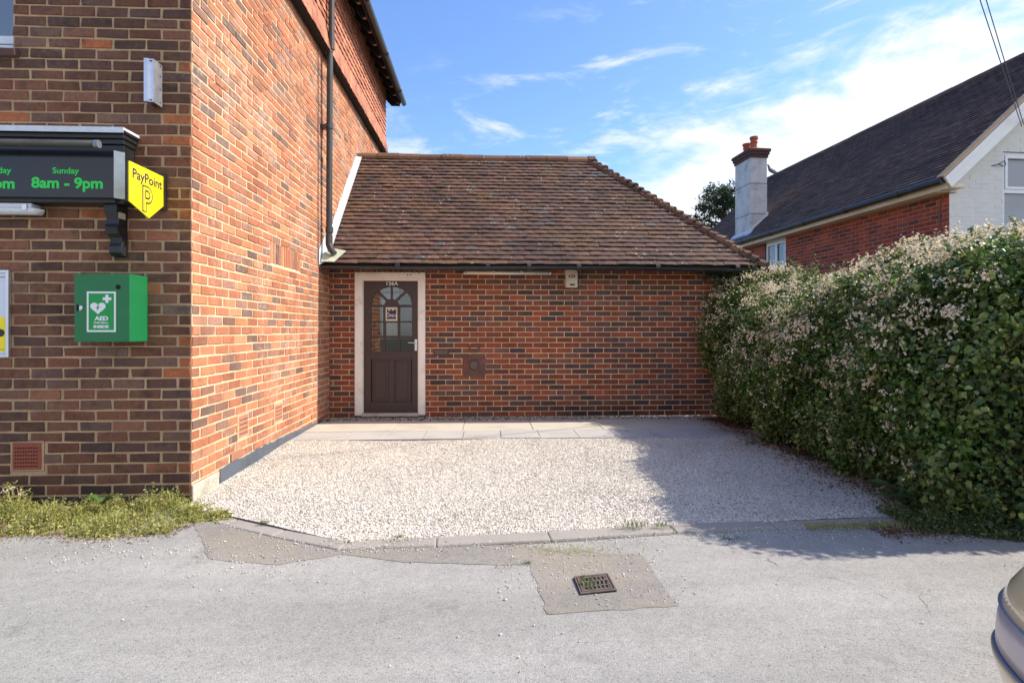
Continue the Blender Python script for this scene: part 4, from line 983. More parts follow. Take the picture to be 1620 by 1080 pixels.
# the door leaf: measured from the photo in metres from its upper left corner
k_ = (dr_ - dl) / 675.; yd0, yd1 = YR + .018, YR + .058
def DX(c): return dl + (c - 115) * k_
def DZ(c): return dzt - (c - 185) * k_
mb = MB(); bot = dzb
H = DZ
mb.box(dl, DX(205), yd0, yd1, bot, dzt); mb.box(DX(715), dr_, yd0, yd1, bot, dzt)
for a, b in ((355, 385), (535, 565)): mb.box(DX(a), DX(b), yd0 + .002, yd1 - .002, DZ(1078), DZ(500))
for a, b in ((486, 514), (690, 709), (876, 904)): mb.box(DX(205), DX(715), yd0 + .001, yd1 - .001, DZ(b), DZ(a))
zr1 = DZ(1070); zr2 = zr1 - .115; mb.box(DX(205), DX(715), yd0, yd1, zr2, zr1)
mb.box(DX(205), DX(715), yd0, yd1, bot, bot + .145); mb.box(DX(428), DX(492), yd0, yd1, bot + .145, zr2)
# head with an elliptical opening
ca, ra, rb = 460., 255., 226.; n = 28
for i in range(n):
    c0_, c1_ = ca - ra + 2 * ra * i / n, ca - ra + 2 * ra * (i + 1) / n
    h = lambda c: 486 - rb * math.sqrt(max(0, 1 - ((c - ca) / ra) ** 2))
    x0, x1, za, zb4 = DX(c0_), DX(c1_), DZ(h(c0_)), DZ(h(c1_))
    mb.add([(x0, yd0, za), (x1, yd0, zb4), (x1, yd0, dzt), (x0, yd0, dzt), (x0, yd1, za), (x1, yd1, zb4), (x1, yd1, dzt), (x0, yd1, dzt)], [(0, 1, 2, 3), (7, 6, 5, 4), (0, 4, 5, 1)])
# fan bars and hub
for ang in (90, 47, 133):
    t = R(ang); p = Vector((DX(ca), yd0 + .02, DZ(486))); q = Vector((DX(ca + math.cos(t) * ra * 1.02), yd0 + .02, DZ(486 - math.sin(t) * rb * 1.02))); mb.bar(p, q, .034 if ang != 90 else .028, .028, (0, 1, 0))
hub = [(DX(ca + 88 * math.cos(math.pi * i / 14)), DZ(487 - 72 * math.sin(math.pi * i / 14))) for i in range(15)]
mb.prism(hub, 'y', yd0 + .003, yd1 - .003)
door = mb.build('door', 'door', ann, bevel=.0025)
for a, b in ((DX(212), DX(428)), (DX(492), DX(708))):
    mb = MB(); mb.box(a, b, yd0 + .016, yd1 - .01, bot + .145, zr2)
    z0, z1 = bot + .145, zr2
    mb.box(a, a + .014, yd0 + .004, yd0 + .017, z0, z1); mb.box(b - .014, b, yd0 + .004, yd0 + .017, z0, z1); mb.box(a + .014, b - .014, yd0 + .004, yd0 + .017, z1 - .014, z1); mb.box(a + .014, b - .014, yd0 + .004, yd0 + .017, z0, z0 + .014)
    mb.box(a + .05, b - .05, yd0 + .008, yd0 + .0165, z0 + .05, z1 - .05)
    mb.build('lower_panel', 'door', door, bevel=.004)
mb = MB(); yg = yd0 + .022
mb.quad((DX(200), yg, DZ(1075)), (DX(720), yg, DZ(1075)), (DX(720), yg, DZ(255)), (DX(200), yg, DZ(255))); mb.build('glazing', 'glass', door)
mb = MB(); hx, hz = DX(765), DZ(985); mb.box(hx - .017, hx + .017, yd0 - .008, yd0 - .001, hz - .085, hz + .075)
mb.tube([(hx, yd0 - .008, hz + .025), (hx, yd0 - .045, hz + .025), (hx - .02, yd0 - .05, hz + .026), (hx - .105, yd0 - .046, hz + .030)], [.010, .010, .010, .008], 10)
mb.tube([(hx, yd0 - .0095, hz - .045), (hx, yd0 - .008, hz - .045)], .008, 10); mb.build('handle', 'chrome', door, bevel=.0015)
text('house_number', '126A', 'sign_white', door, (DX(398), yd0 - .0005, DZ(241)), (1, 0, 0), (0, 0, 1), (543 - 398) * k_, (241 - 197) * k_, .003, .015)
# what one sees behind the glass
mb = MB(); mb.box(XW + .1, 1.2, 9.2, 9.25, 0, 2.1); mb.quad((XW + .1, YR + .1, .04), (1.2, YR + .1, .04), (1.2, 9.2, .04), (XW + .1, 9.2, .04)); mb.quad((XW + .1, YR + .1, 2.12), (XW + .1, 9.2, 2.12), (1.2, 9.2, 2.12), (1.2, YR + .1, 2.12))
mb.build('room', 'room', ann)
mb = MB(); m_ = 16
def drape(c0_, c1_, r0_, r1_, y, amp=.006):
    base = len(mb.v)
    for i in range(m_ + 1):
        c = c0_ + (c1_ - c0_) * i / m_; yy_ = y + amp * math.sin(i * 2.1)
        mb.v.append((DX(c), yy_, DZ(r1_))); mb.v.append((DX(c), yy_, DZ(r0_)))
    for i in range(m_): a = base + 2 * i; mb.f.append((a, a + 2, a + 3, a + 1)); mb.m.append(0)
drape(330, 545, 255, 880, YR + .075); mb.build('net_curtain', 'curtain', door)
mb = MB(); mb.box(DX(310), DX(610), YR + .060, YR + .066, DZ(340), DZ(312))
for i in range(5): mb.tube([(DX(345 + i * 55), YR + .062, DZ(285 + (i % 2) * 12)), (DX(352 + i * 55), YR + .062, DZ(318)), (DX(340 + i * 55), YR + .062, DZ(352))], .004, 6)
mb.build('curtain_rail', 'black', door)
osn = thing('open_sign', 'small framed notice reading open behind the middle door pane', 'sign', (DX(460), YR + .05, DZ(690)))
mb = MB(); a, b, c, d = DX(387), DX(533), DZ(688), DZ(520); yo = yd0 - .004
mb.box(a, b, yo, yo + .008, c, d); mb.build('frame', 'beige', osn)
mb = MB(); mb.box(a + .018, b - .018, yo - .0015, yo - .0002, c + .026, d - .026); mb.build('board', 'sign_purple', osn)
text('lettering', 'O', 'sign_white', osn, (DX(400), yo - .0017, DZ(640)), (1, 0, 0), (0, 0, 1), 36 * k_, 55 * k_, .001, .0)
text('lettering', 'PEN', 'sign_white', osn, (DX(441), yo - .0017, DZ(640)), (1, 0, 0), (0, 0, 1), 78 * k_, 34 * k_, .001, .0)
for u, w in ((430, 556), (478, 552)):
    mb = MB(); mb.prism([(DX(u - 14), DZ(w)), (DX(u), DZ(w + 9)), (DX(u + 16), DZ(w - 5)), (DX(u + 2), DZ(w - 8))], 'y', yo - .0027, yo - .0017); mb.build('motif', 'sign_white', osn)
# strip light, alarm box, letter plate and old flue plate on the annexe front
yl = YR - .07; a0_, zl_ = atY(734, 431.5, yl); a1_, _ = atY(871, 430.5, yl)
st = thing('fluorescent_batten', 'white tubular strip light fixed under the annexe eaves', 'light fitting', ((a0_ + a1_) / 2, YR, zl_))
mb = MB(); mb.tube([(a0_ + .02, yl, zl_), (a1_ - .02, yl, zl_)], .024, 14); mb.build('diffuser_tube', 'tube_white', st, smooth=True)
mb = MB(); mb.tube([(a0_ - .005, yl, zl_), (a0_ + .03, yl, zl_)], .024, 14); mb.tube([(a1_ - .03, yl, zl_), (a1_ + .005, yl, zl_)], .024, 14)
for px in (781, 825): x, _ = atY(px, 430, yl); mb.box(x - .012, x + .012, yl - .024, YR - .008, zl_ - .01, zl_ + .026)
mb.box(a0_ + .02, a1_ - .02, yl + .01, YR - .012, zl_ + .014, zl_ + .034); mb.build('end_cap', 'white_paint', st)
ya_ = YR - .10; b0 = atY(894, 426.5, ya_); b1 = atY(914, 454.5, ya_)
al = thing('alarm_box', 'aged white alarm box with a dark red eye mark below the gutter', 'alarm box', ((b0[0] + b1[0]) / 2, YR, b1[1]))
mb = MB(); mb.box(b0[0] + .01, b1[0], ya_, YR - .006, b1[1], b0[1]); mb.build('cover', 'beige', al, bevel=.006)
mb = MB(); cx_, cz_ = atY(904.8, 437.3, ya_)
mb.prism([(cx_ + .053 * math.cos(t), cz_ + .024 * math.sin(t) * (1 - .25 * abs(math.cos(t)))) for t in np.linspace(0, 2 * math.pi, 28, endpoint=False)], 'y', ya_ - .0015, ya_ - .0003); mb.build('eye_mark', 'red_logo', al)
mb = MB(); mb.prism([(cx_ + .028 * math.cos(t), cz_ + .014 * math.sin(t)) for t in np.linspace(0, 2 * math.pi, 24, endpoint=False)], 'y', ya_ - .0025, ya_ - .0016); mb.build('eye_mark', 'beige', al)
mb = MB(); mb.prism([(cx_ + .004 + .011 * math.cos(t), cz_ + .010 * math.sin(t)) for t in np.linspace(0, 2 * math.pi, 20, endpoint=False)], 'y', ya_ - .0035, ya_ - .0026); mb.build('eye_mark', 'red_logo', al)
mb = MB(); mb.box(cx_ - .03, cx_ + .04, ya_ - .002, ya_ - .0003, b1[1] + .025, b1[1] + .05); mb.build('sounder_slot', 'iron', al)
c0_ = atY(686, 552.5, YR); c1_ = atY(710.5, 562, YR)
lb = thing('letter_plate', 'dull brown letter plate let into the brickwork right of the door', 'letterbox', ((c0_[0] + c1_[0]) / 2, YR, c1_[1]))
mb = MB(); mb.box(c0_[0], c1_[0], YR - .014, YR, c1_[1], c0_[1]); mb.build('surround', 'brick_cap', lb, bevel=.003)
mb = MB(); mb.box(c0_[0] + .016, c1_[0] - .02, YR - .018, YR - .0145, c1_[1] + .018, c0_[1] - .016); mb.build('flap', 'rust', lb, bevel=.003)
# flue plate: a thin stained plate with round blanked hole
def fp(px, py): return atY(px, py, YR)
f0, f1 = fp(731.5, 560), fp(768, 594.5); fc_ = fp(750, 577.5)
fl_ = thing('blanked_flue_plate', 'stained square plate with a round blanking disc on the annexe wall', 'flue plate', (fc_[0], YR, f1[1]))
M['plate'] = dirty('stained cement plate', S(108, 80, 72), S(80, 72, 68), .9, .8, 9, 60, .4)
mb = MB()
nn = 32; rr = .072
sq = [(f0[0], f1[1]), (f1[0], f1[1]), (f1[0], f0[1]), (f0[0], f0[1])]
def edge_pt(t):
    c, s_ = math.cos(t), math.sin(t); hw, hh = (f1[0] - f0[0]) / 2, (f0[1] - f1[1]) / 2
    k = min(hw / abs(c) if abs(c) > 1e-6 else 9, hh / abs(s_) if abs(s_) > 1e-6 else 9); return (fc_[0] + c * k, fc_[1] + s_ * k)
for i in range(nn):
    t0, t1 = 2 * math.pi * i / nn + math.pi / 4, 2 * math.pi * (i + 1) / nn + math.pi / 4
    a, b = edge_pt(t0), edge_pt(t1); c, d = (fc_[0] + rr * math.cos(t1), fc_[1] + rr * math.sin(t1)), (fc_[0] + rr * math.cos(t0), fc_[1] + rr * math.sin(t0))
    mb.add([(p[0], YR - .0040, p[1]) for p in (a, b, c, d)], [(0, 1, 2, 3)]); mb.add([(a[0], YR - .0040, a[1]), (b[0], YR - .0040, b[1]), (b[0], YR, b[1]), (a[0], YR, a[1])], [(3, 2, 1, 0)])
mb.build('plate', 'plate', fl_)
mb = MB(); mb.lathe([(.074, 0), (.074, -.009), (.060, -.011), (.057, -.005)], (fc_[0], YR - .004, fc_[1]), 28, 0, 'y'); mb.build('collar', 'brick_cap', fl_)
mb = MB(); mb.lathe([(.058, 0), (.055, -.003)], (fc_[0], YR - .010, fc_[1]), 28, 0, 'y'); mb.build('disc', 'rust', fl_)
mb = MB(); ux = fc_[0]
mb.tube([(ux - .062, YR - .012, f0[1] + .135), (ux - .066, YR - .016, f0[1] + .08), (ux - .05, YR - .016, f0[1] + .045), (ux, YR - .017, f0[1] + .032), (ux + .05, YR - .016, f0[1] + .045), (ux + .066, YR - .016, f0[1] + .08), (ux + .062, YR - .012, f0[1] + .135)], .013, 8); mb.build('clip', 'rust', fl_)

# ================================================================== NEIGHBOUR HOUSE AT RIGHT
nh = thing('neighbour_house', 'red brick house with white painted gable and long dark tiled roof beyond the hedge', 'house', (9.5, 13, 0))
u_ = Vector((-.0565, .9984, 0)).normalized(); v_ = Vector((u_.y, -u_.x, 0)); Cn = Vector((7.27, 8.27, 0))
def hitn(px, py, o): return hit(px, py, Cn + v_ * o, v_)      # plane parallel to the flank
ezn = 3.56; pit = math.tan(R(42)); WID = 5.6; LEN = (hit(1211, 300, Cn + v_ * (WID / 2), v_) - Cn).dot(u_) - .2; ov = .26
def NP(t, w, z): return Cn + u_ * t + v_ * w + Vector((0, 0, z))
tw0 = (hitn(1243, 400, 0) - Cn).dot(u_); tw1 = (hitn(1211, 400, 0) - Cn).dot(u_); wzb = hitn(1230, 424, 0).z
mb = MB(); brickwork(mb, Cn, u_, -v_, .0, LEN, .9, ezn + .04, .225, .075, [(tw0, tw1, wzb, ezn + .04)], .010, .004, .001, .0); mb.build('flank_wall', ['brick_neighbour', 'mortar_neighbour'], nh)
gx0 = (hit(1587, 300, Cn, u_) - Cn).dot(v_)
zwt = hit(1600, 240, Cn, u_).z; zwm = hit(1600, 302, Cn, u_).z; zwb = hit(1600, 371, Cn, u_).z
mb = MB(); brickwork(mb, Cn, v_, -u_, .001, WID, .9, ezn + WID / 2 * pit, .225, .075, [(gx0, gx0 + 1.9, zwb, zwt)], .006, .0025, .001, .0, gable=lambda w, z: z < ezn + min(w, WID - w) * pit + .08)
mb2 = [f for f, m in zip(mb.f, mb.m) if m == 0]; mb.f = mb2; mb.m = [0] * len(mb2)
P5 = [NP(0, 0, .9), NP(0, gx0, .9), NP(0, gx0, ezn + gx0 * pit), NP(0, 0, ezn)]
mb.add([p for p in P5], [(0, 1, 2, 3)], 0)
q_ = gx0 + 1.9
mb.add([NP(0, q_, .9), NP(0, WID, .9), NP(0, WID, ezn), NP(0, q_, ezn + (WID - q_) * pit)], [(0, 1, 2, 3)], 0)
mb.add([NP(0, gx0, .9), NP(0, q_, .9), NP(0, q_, zwb), NP(0, gx0, zwb)], [(0, 1, 2, 3)], 0)
mb.add([NP(0, gx0, zwt), NP(0, q_, zwt), NP(0, q_, ezn + (WID - q_) * pit), NP(0, WID / 2, ezn + WID / 2 * pit), NP(0, gx0, ezn + gx0 * pit)], [(0, 1, 2, 3, 4)], 0)
mb.build('gable_wall', 'brick_white', nh)
mb = MB(); mb.add([NP(0, 0, -.1), NP(LEN, 0, -.1), NP(LEN, 0, .9), NP(0, 0, .9)], [(3, 2, 1, 0)], 0); mb.add([NP(0, 0, -.1), NP(0, WID, -.1), NP(0, WID, .9), NP(0, 0, .9)], [(0, 1, 2, 3)], 0); mb.add([NP(LEN, 0, -.1), NP(LEN, WID, -.1), NP(LEN, WID, ezn), NP(LEN, WID / 2, ezn + WID / 2 * pit), NP(LEN, 0, ezn)], [(4, 3, 2, 1, 0)], 0)
mb.add([NP(0, WID, -.1), NP(LEN, WID, -.1), NP(LEN, WID, ezn), NP(0, WID, ezn)], [(0, 1, 2, 3)], 0); mb.build('plinth_walls', 'render', nh)
# roof
sv = Vector((v_.x, v_.y, pit)).normalized(); zed = ezn + .05
Rl = (WID / 2 + ov) / math.cos(math.atan(pit))
mb = MB(); e0 = NP(-.22, -ov, zed); e1 = NP(LEN + .2, -ov, zed); r0_ = NP(-.22, WID / 2, zed + (WID / 2 + ov) * pit); r1_ = NP(LEN + .2, WID / 2, zed + (WID / 2 + ov) * pit); o0 = NP(-.22, WID + ov, zed); o1 = NP(LEN + .2, WID + ov, zed)
mb.add([e0, e1, r1_, r0_, o0, o1], [(3, 2, 1, 0), (5, 2, 3, 4)]); nroof = mb.build('roof', 'timber_dark', nh)
mb = MB(); tiles(mb, e1 + Vector((0, 0, .01)), -u_, sv, LEN + .42, Rl, .1, .17, None, None, .018, .8, .030)
mb.build('roof_tiles', 'tile_neighbour', nroof)
mb = MB()
for k in range(int((LEN + .4) / .33)):
    mb.tube([NP(-.22 + k * .33 + .003, WID / 2, r0_.z + .0), NP(-.22 + k * .33 + .327, WID / 2, r0_.z + .0)], .085 + rnd.uniform(-.003, .003), 10)
mb.build('ridge_tiles', 'tile_neighbour', nroof)
mb = MB(); mb.tube([NP(-.2, -ov - .05, zed - .02), NP(LEN, -ov - .05, zed - .02)], .058, 12)
for t in np.arange(.6, LEN, 1.25): mb.tube([NP(t, -ov - .05, zed - .022), NP(t + .08, -ov - .05, zed - .022)], .066, 10)
mb.build('gutter', 'gutter', nh)
mb = MB(); mb.obox(NP(-.2, -ov + .015, zed - .15), u_ * (LEN + .2), v_ * .02, Vector((0, 0, .11))); mb.obox(NP(-.0, -ov + .03, zed - .15), u_ * LEN, v_ * (ov - .035), Vector((0, 0, .02))); mb.build('fascia_board', 'cream', nh)
# barge boards and undercloak at the gable
def barge(s0, w, t_, off, zo):
    a = NP(-.205 - off, -ov - .03, zed - .03 + zo); return a
mb = MB(); bd = Vector((v_.x, v_.y, pit)).normalized(); nb_ = bd.cross(u_)
if nb_.z > 0: nb_ = -nb_
a = NP(-.245, -ov - .06, zed + .005)
mb.obox(a, u_ * .03, bd * (Rl + .05), nb_ * .19); mb.obox(a - u_ * .012, u_ * .012, bd * (Rl + .05), nb_ * .065)
bd2 = Vector((-v_.x, -v_.y, pit)).normalized(); nb2 = bd2.cross(u_)
if nb2.z > 0: nb2 = -nb2
a2 = NP(-.245, WID + ov + .06, zed + .005); mb.obox(a2, u_ * .03, bd2 * (Rl + .05), nb2 * .19)
mb.build('barge_board', 'white_paint', nh, bevel=.004)
mb = MB(); mb.obox(a + Vector((0, 0, .012)) - bd * .0, u_ * .13, bd * (Rl + .04), -nb_ * .028); mb.build('verge_undercloak', 'mortar_front', nh)
mb = MB(); mb.obox(NP(-.2, -.24, zed - .13), u_ * .19, v_ * .30, Vector((0, 0, .055))); mb.build('soffit_box', 'cream', nh, bevel=.004)
# gable window: two lights with blinds
def gw(w0, w1, z0, z1, dep, th, mbx): mbx.obox(NP(dep, w0, z0), v_ * (w1 - w0), u_ * th, Vector((0, 0, z1 - z0)))
mb = MB(); dp = .03
gw(gx0, gx0 + .055, zwb, zwt, dp, .05, mb); gw(gx0 + 1.845, gx0 + 1.9, zwb, zwt, dp, .05, mb); gw(gx0 + .055, gx0 + 1.845, zwt - .055, zwt, dp, .05, mb); gw(gx0 + .055, gx0 + 1.845, zwb, zwb + .05, dp, .05, mb); gw(gx0 + .055, gx0 + 1.845, zwm - .03, zwm + .03, dp, .05, mb)
gw(gx0 + .058, gx0 + .105, zwm + .032, zwt - .057, dp - .012, .05, mb); gw(gx0 + .105, gx0 + .9, zwm + .032, zwm + .075, dp - .012, .05, mb); gw(gx0 + .105, gx0 + .9, zwt - .10, zwt - .057, dp - .012, .05, mb); gw(gx0 + .9, gx0 + .95, zwb + .05, zwt - .055, dp - .013, .05, mb)
gwin = mb.build('window', 'upvc', nh, bevel=.004)
mb = MB(); mb.quad(NP(dp + .03, gx0, zwb), NP(dp + .03, gx0 + 1.9, zwb), NP(dp + .03, gx0 + 1.9, zwt), NP(dp + .03, gx0, zwt)); mb.build('pane', 'glass', gwin)
mb = MB(); mb.quad(NP(dp + .09, gx0 + .06, zwb), NP(dp + .09, gx0 + 1.9, zwb), NP(dp + .09, gx0 + 1.9, zwt - .09), NP(dp + .09, gx0 + .06, zwt - .09)); mb.quad(NP(dp + .12, gx0, zwb), NP(dp + .12, gx0 + 1.9, zwb), NP(dp + .12, gx0 + 1.9, zwt), NP(dp + .12, gx0, zwt)); mb.build('blind', 'blind', gwin)
# flank window
mb = MB()
def fw(t0, t1, z0, z1, d, th): mb.obox(NP(t0, d, z0), u_ * (t1 - t0), v_ * th, Vector((0, 0, z1 - z0)))
T0, T1, Z0, Z1 = tw0, tw1, wzb, ezn - .14
fw(T0, T0 + .06, Z0, Z1, .02, .05); fw(T1 - .06, T1, Z0, Z1, .02, .05); fw(T0 + .06, T1 - .06, Z0, Z0 + .06, .02, .05); fw(T0 + .06, T1 - .06, Z1 - .06, Z1, .02, .05); tm = (T0 + T1) / 2; fw(tm - .035, tm + .035, Z0 + .06, Z1 - .06, .018, .05)
fw(T1 - .21, T1 - .06, Z0 + .06, Z1 - .06, .05, .05); fw(T0, T1, Z1, ezn + .02, .02, .05)
fwin = mb.build('window', 'upvc', nh, bevel=.004)
mb = MB(); mb.quad(NP(T1, .05, Z0), NP(T0, .05, Z0), NP(T0, .05, Z1), NP(T1, .05, Z1)); mb.build('pane', 'glass', fwin)
mb = MB(); mb.quad(NP(T1, .5, Z0 - .3), NP(T0, .5, Z0 - .3), NP(T0, .5, Z1), NP(T1, .5, Z1)); mb.quad(NP(T0 + .25, .10, Z0), NP(T0 + .12, .10, Z0), NP(T0 + .12, .10, Z1), NP(T0 + .25, .10, Z1)); mb.build('curtain', 'blind', fwin)
mb = MB(); mb.obox(NP(T0 - .04, -.05, Z0 - .045), u_ * (T1 - T0 + .08), v_ * .09, Vector((0, 0, .045))); mb.build('sill', 'upvc', fwin, bevel=.004)
# cables on the corner
mb = MB(); mb.tube([NP(.16, -.012, z) for z in np.linspace(1.2, ezn - .28, 14)], .008, 6); mb.tube([NP(.16, -.012, ezn - .28), NP(.13, -.014, ezn - .2), NP(.0, -.016, ezn - .12), NP(-.02, .1, ezn - .10)], .007, 6); mb.build('cable', 'wire', nh)
mb = MB(); wp = hit(1579, 263, Cn, u_); w0 = (wp - Cn).dot(v_); mb.tube([NP(-.012, w0 - .12, wp.z + .0), NP(-.02, w0 - .05, wp.z + .01), NP(-.06, w0, wp.z + .04), NP(-.06, w0 + .05, wp.z + .07), NP(-.04, w0 + .09, wp.z + .02), NP(-.06, w0 + .02, wp.z - .02), NP(-.03, w0 - .03, wp.z + .03)], .008, 6); mb.build('hook', 'wire', nh)
# chimney stack through the eaves
tc0 = (hitn(1187.5, 330, .0) - Cn).dot(u_); tc1 = (hitn(1163, 330, .0) - Cn).dot(u_)
cw = (hit(1213.5, 330, NP(tc0, 0, 0), u_) - Cn).dot(v_); zct = hitn(1187.5, 249, 0).z; zcap = hitn(1187.5, 235, 0).z
mb = MB(); Zb = zed - .1
mb.obox(NP(tc0, .0, Zb), u_ * (tc1 - tc0), v_ * cw, Vector((0, 0, zct - Zb))); chm = mb.build('chimney', 'render', nh, bevel=.006)
z_a, z_b = hitn(1187.5, 290, 0).z, hitn(1187.5, 338, 0).z
for z in (z_a, z_b):
    mb = MB(); mb.obox(NP(tc0 - .006, -.006, z), u_ * (tc1 - tc0 + .012), v_ * (cw + .012), Vector((0, 0, .012))); mb.build('render_joint', 'plate', chm)
mb = MB(); hc = (zcap - zct) / 3
for i, g_ in enumerate((.025, .05, .075)): mb.obox(NP(tc0 - g_, -g_, zct + i * hc), u_ * (tc1 - tc0 + 2 * g_), v_ * (cw + 2 * g_), Vector((0, 0, hc - .002)))
mb.build('cap', 'brick_cap', chm, bevel=.006)
mb = MB(); wm = cw / 2; mb.add([NP(tc0 - .06, -.06, zcap), NP(tc1 + .06, -.06, zcap), NP(tc1 + .06, cw + .06, zcap), NP(tc0 - .06, cw + .06, zcap), NP((tc0 + tc1) / 2 - .2, wm, zcap + .1), NP((tc0 + tc1) / 2 + .2, wm, zcap + .1)], [(0, 3, 4), (3, 2, 5, 4), (2, 1, 5), (1, 0, 4, 5)]); mb.build('flaunching', 'mortar_neighbour', chm)
pz = zcap + .03; kpx = 14.0 / FPX
for t, hgt, rr in ((tc0 + .30 * (tc1 - tc0), .36, .092), (tc0 + .74 * (tc1 - tc0), .29, .10)):
    mb = MB(); mb.lathe([(rr * .95, 0), (rr * .88, hgt * .5), (rr * .9, hgt * .52), (rr * 1.05, hgt * .54), (rr * 1.05, hgt * .62), (rr * .92, hgt * .64), (rr * .92, hgt * .76), (rr * 1.16, hgt * .84), (rr * 1.18, hgt), (rr * .85, hgt), (rr * .8, hgt * .7)], NP(t, wm, pz), 18); mb.build('chimney_pot', 'terracotta', chm, smooth=False)
mb = MB()
mb.add([NP(tc0 - .012, -.12, zed + .14 * pit + .04), NP(tc0 - .012, cw + .03, zed + (ov + cw) * pit + .06), NP(tc0 - .012, cw + .03, zed + (ov + cw) * pit + .16), NP(tc0 - .012, .0, zed + ov * pit + .12)], [(0, 1, 2, 3)])
mb.add([NP(tc0 - .15, -.14, zed + .12 * pit + .035), NP(tc1 + .1, -.14, zed + .12 * pit + .035), NP(tc1 + .1, .0, zed + ov * pit + .06), NP(tc0 - .15, .0, zed + ov * pit + .06)], [(0, 1, 2, 3)])
mb.build('flashing', 'lead', chm)

# pigeon on the ridge, one continuous skinned body
pb = hit(1222, 280, NP(0, WID / 2, 0), v_)
import bmesh
def skin_obj(name, chain, mat, parent=None, sub=1):
    me = bpy.data.meshes.new(name); me.from_pydata([c[0] for c in chain], [(i, c[2]) for i, c in enumerate(chain) if c[2] is not None], [])
    o = bpy.data.objects.new(name, me); SC.collection.objects.link(o)
    md = o.modifiers.new('skin', 'SKIN')
    for i, c in enumerate(chain): me.skin_vertices[0].data[i].radius = (c[1], c[1])
    me.skin_vertices[0].data[0].use_root = True
    o.modifiers.new('sub', 'SUBSURF').levels = sub; o.modifiers['sub'].render_levels = sub
    me.materials.append(M[mat]); return o
zb_ = r0_.z + .10; Bp = Vector((pb.x, pb.y, zb_))
sd2 = -v_ * 1.0
pg = [(Bp + Vector((0, 0, .10)), .075, None), (Bp + sd2 * .09 + Vector((0, 0, .16)), .06, 0), (Bp + sd2 * .13 + Vector((0, 0, .25)), .036, 1), (Bp + sd2 * .14 + Vector((0, 0, .31)), .038, 2), (Bp + sd2 * .20 + Vector((0, 0, .31)), .010, 3), (Bp - sd2 * .10 + Vector((0, 0, .07)), .055, 0), (Bp - sd2 * .24 + Vector((0, 0, .03)), .025, 5)]
bird = skin_obj('pigeon', pg, 'pigeon'); tag(bird, 'grey pigeon perched on the ridge beside the tall white chimney', 'pigeon')

# overhead wires to the gable
ends = [((1537, -40), (1617, 196)), ((1548, -40), (1620, 186))]
for i, (p, q) in enumerate(ends):
    B = hit(1616.5 + 3 * i, 200 - 3 * i, NP(-.25, 0, 0), u_); 
    far = Vector((0, 0, CAMZ)) + ray(*p) * 6.8; far = B + (far - B) * 5
    ps = [far + (B - far) * (k / 24) for k in range(25)]
    mb = MB(); mb.tube(ps, .006, 6); o = mb.build('overhead_wire', 'wire')
    tag(o, ['thin overhead wire reaching the white barge board, left one of the pair', 'thin overhead wire reaching the white barge board, right one of the pair'][i], 'wire', 'overhead wires to the gable')

# ================================================================== PLANTS
def leaves(name, P, nrm, size, mat, parent=None, spread=.9, narrow=1., fold=.25, droop=.0):
    """P points, nrm outward directions: one folded six-corner leaf per point"""
    n = len(P); nrm = nrm + rng.normal(0, spread, (n, 3)) * .6; nrm /= np.linalg.norm(nrm, axis=1)[:, None] + 1e-9
    t = rng.normal(0, 1, (n, 3)); t[:, 2] -= droop; t -= nrm * (t * nrm).sum(1)[:, None]; t /= np.linalg.norm(t, axis=1)[:, None] + 1e-9
    b = np.cross(nrm, t)
    tpl = np.array([[0, 0, 0], [.30, -.40 * narrow, fold], [.72, -.34 * narrow, fold * .8], [1, 0, -.12], [.72, .34 * narrow, fold * .8], [.30, .40 * narrow, fold]])
    s = size[:, None, None]
    v = P[:, None, :] + s * (tpl[None, :, 0:1] * t[:, None, :] + tpl[None, :, 1:2] * b[:, None, :] + tpl[None, :, 2:3] * nrm[:, None, :])
    f = np.array([[0, 1, 2, 3], [0, 3, 4, 5]])[None] + 6 * np.arange(n)[:, None, None]
    return npmesh(name, v.reshape(-1, 3), f.reshape(-1, 4), mat, parent)
def blades(name, P, h, w, mat, lean=.5, parent=None):
    n = len(P); a = rng.uniform(0, 6.28, n); d = np.stack([np.cos(a), np.sin(a), np.zeros(n)], 1); side = np.stack([-np.sin(a), np.cos(a), np.zeros(n)], 1)
    ln = rng.uniform(.1, 1, n) * lean
    rows = []
    for u, ww in ((0, 1.), (.45, .8), (.8, .5), (1., .08)):
        c = P + d * (h * ln * u ** 1.7)[:, None]; c = c + np.array([0, 0, 1.]) * (h * u * (1 - .25 * ln * u))[:, None]
        rows += [c - side * (w * ww / 2)[:, None], c + side * (w * ww / 2)[:, None]]
    v = np.stack(rows, 1); f = np.array([[0, 1, 3, 2], [2, 3, 5, 4], [4, 5, 7, 6]])[None] + 8 * np.arange(n)[:, None, None]
    return npmesh(name, v.reshape(-1, 3), f.reshape(-1, 4), mat, parent)

# bramble hedge: lumpy bank between the gravel and the neighbour
def hsum(y, z, k): return math.sin(y * 2.1 + k) * math.sin(z * 3.3 + 2 * k) * .5 + math.sin(y * 5.3 + z * 4.1 + k * 3) * .28 + math.sin(y * 11 + z * 9.7 + k) * .16
HY0, HY1 = 3.28, 7.72
def face_x(y, z):
    far = (y - 4) / 3.4
    base = 3.02 + .15 * far
    belly = -.10 * math.sin(min(1, max(0, z / 1.7)) * math.pi)
    near = .42 * max(0., (3.62 - y)) ** 1.0
    return base + .23 + belly * 2.4 + near + .22 * hsum(y, z, 1.3) + .05 * math.sin(y * 4.1 + z * 2.2) * math.sin(z * 5.3 - y) + (.07 if z < .15 else 0)
def top_z(x, y):
    return 1.84 + .05 * math.sin(y * 1.7 + .5) + .15 * hsum(y, x, 2.2) + .10 * max(0, (y - 6.2)) + .05 * max(0, 4.2 - y)
hedge = thing('bramble_hedge', 'tall flowering bramble hedge along the right side of the gravel', 'hedge', (3.7, 5.3, 0))
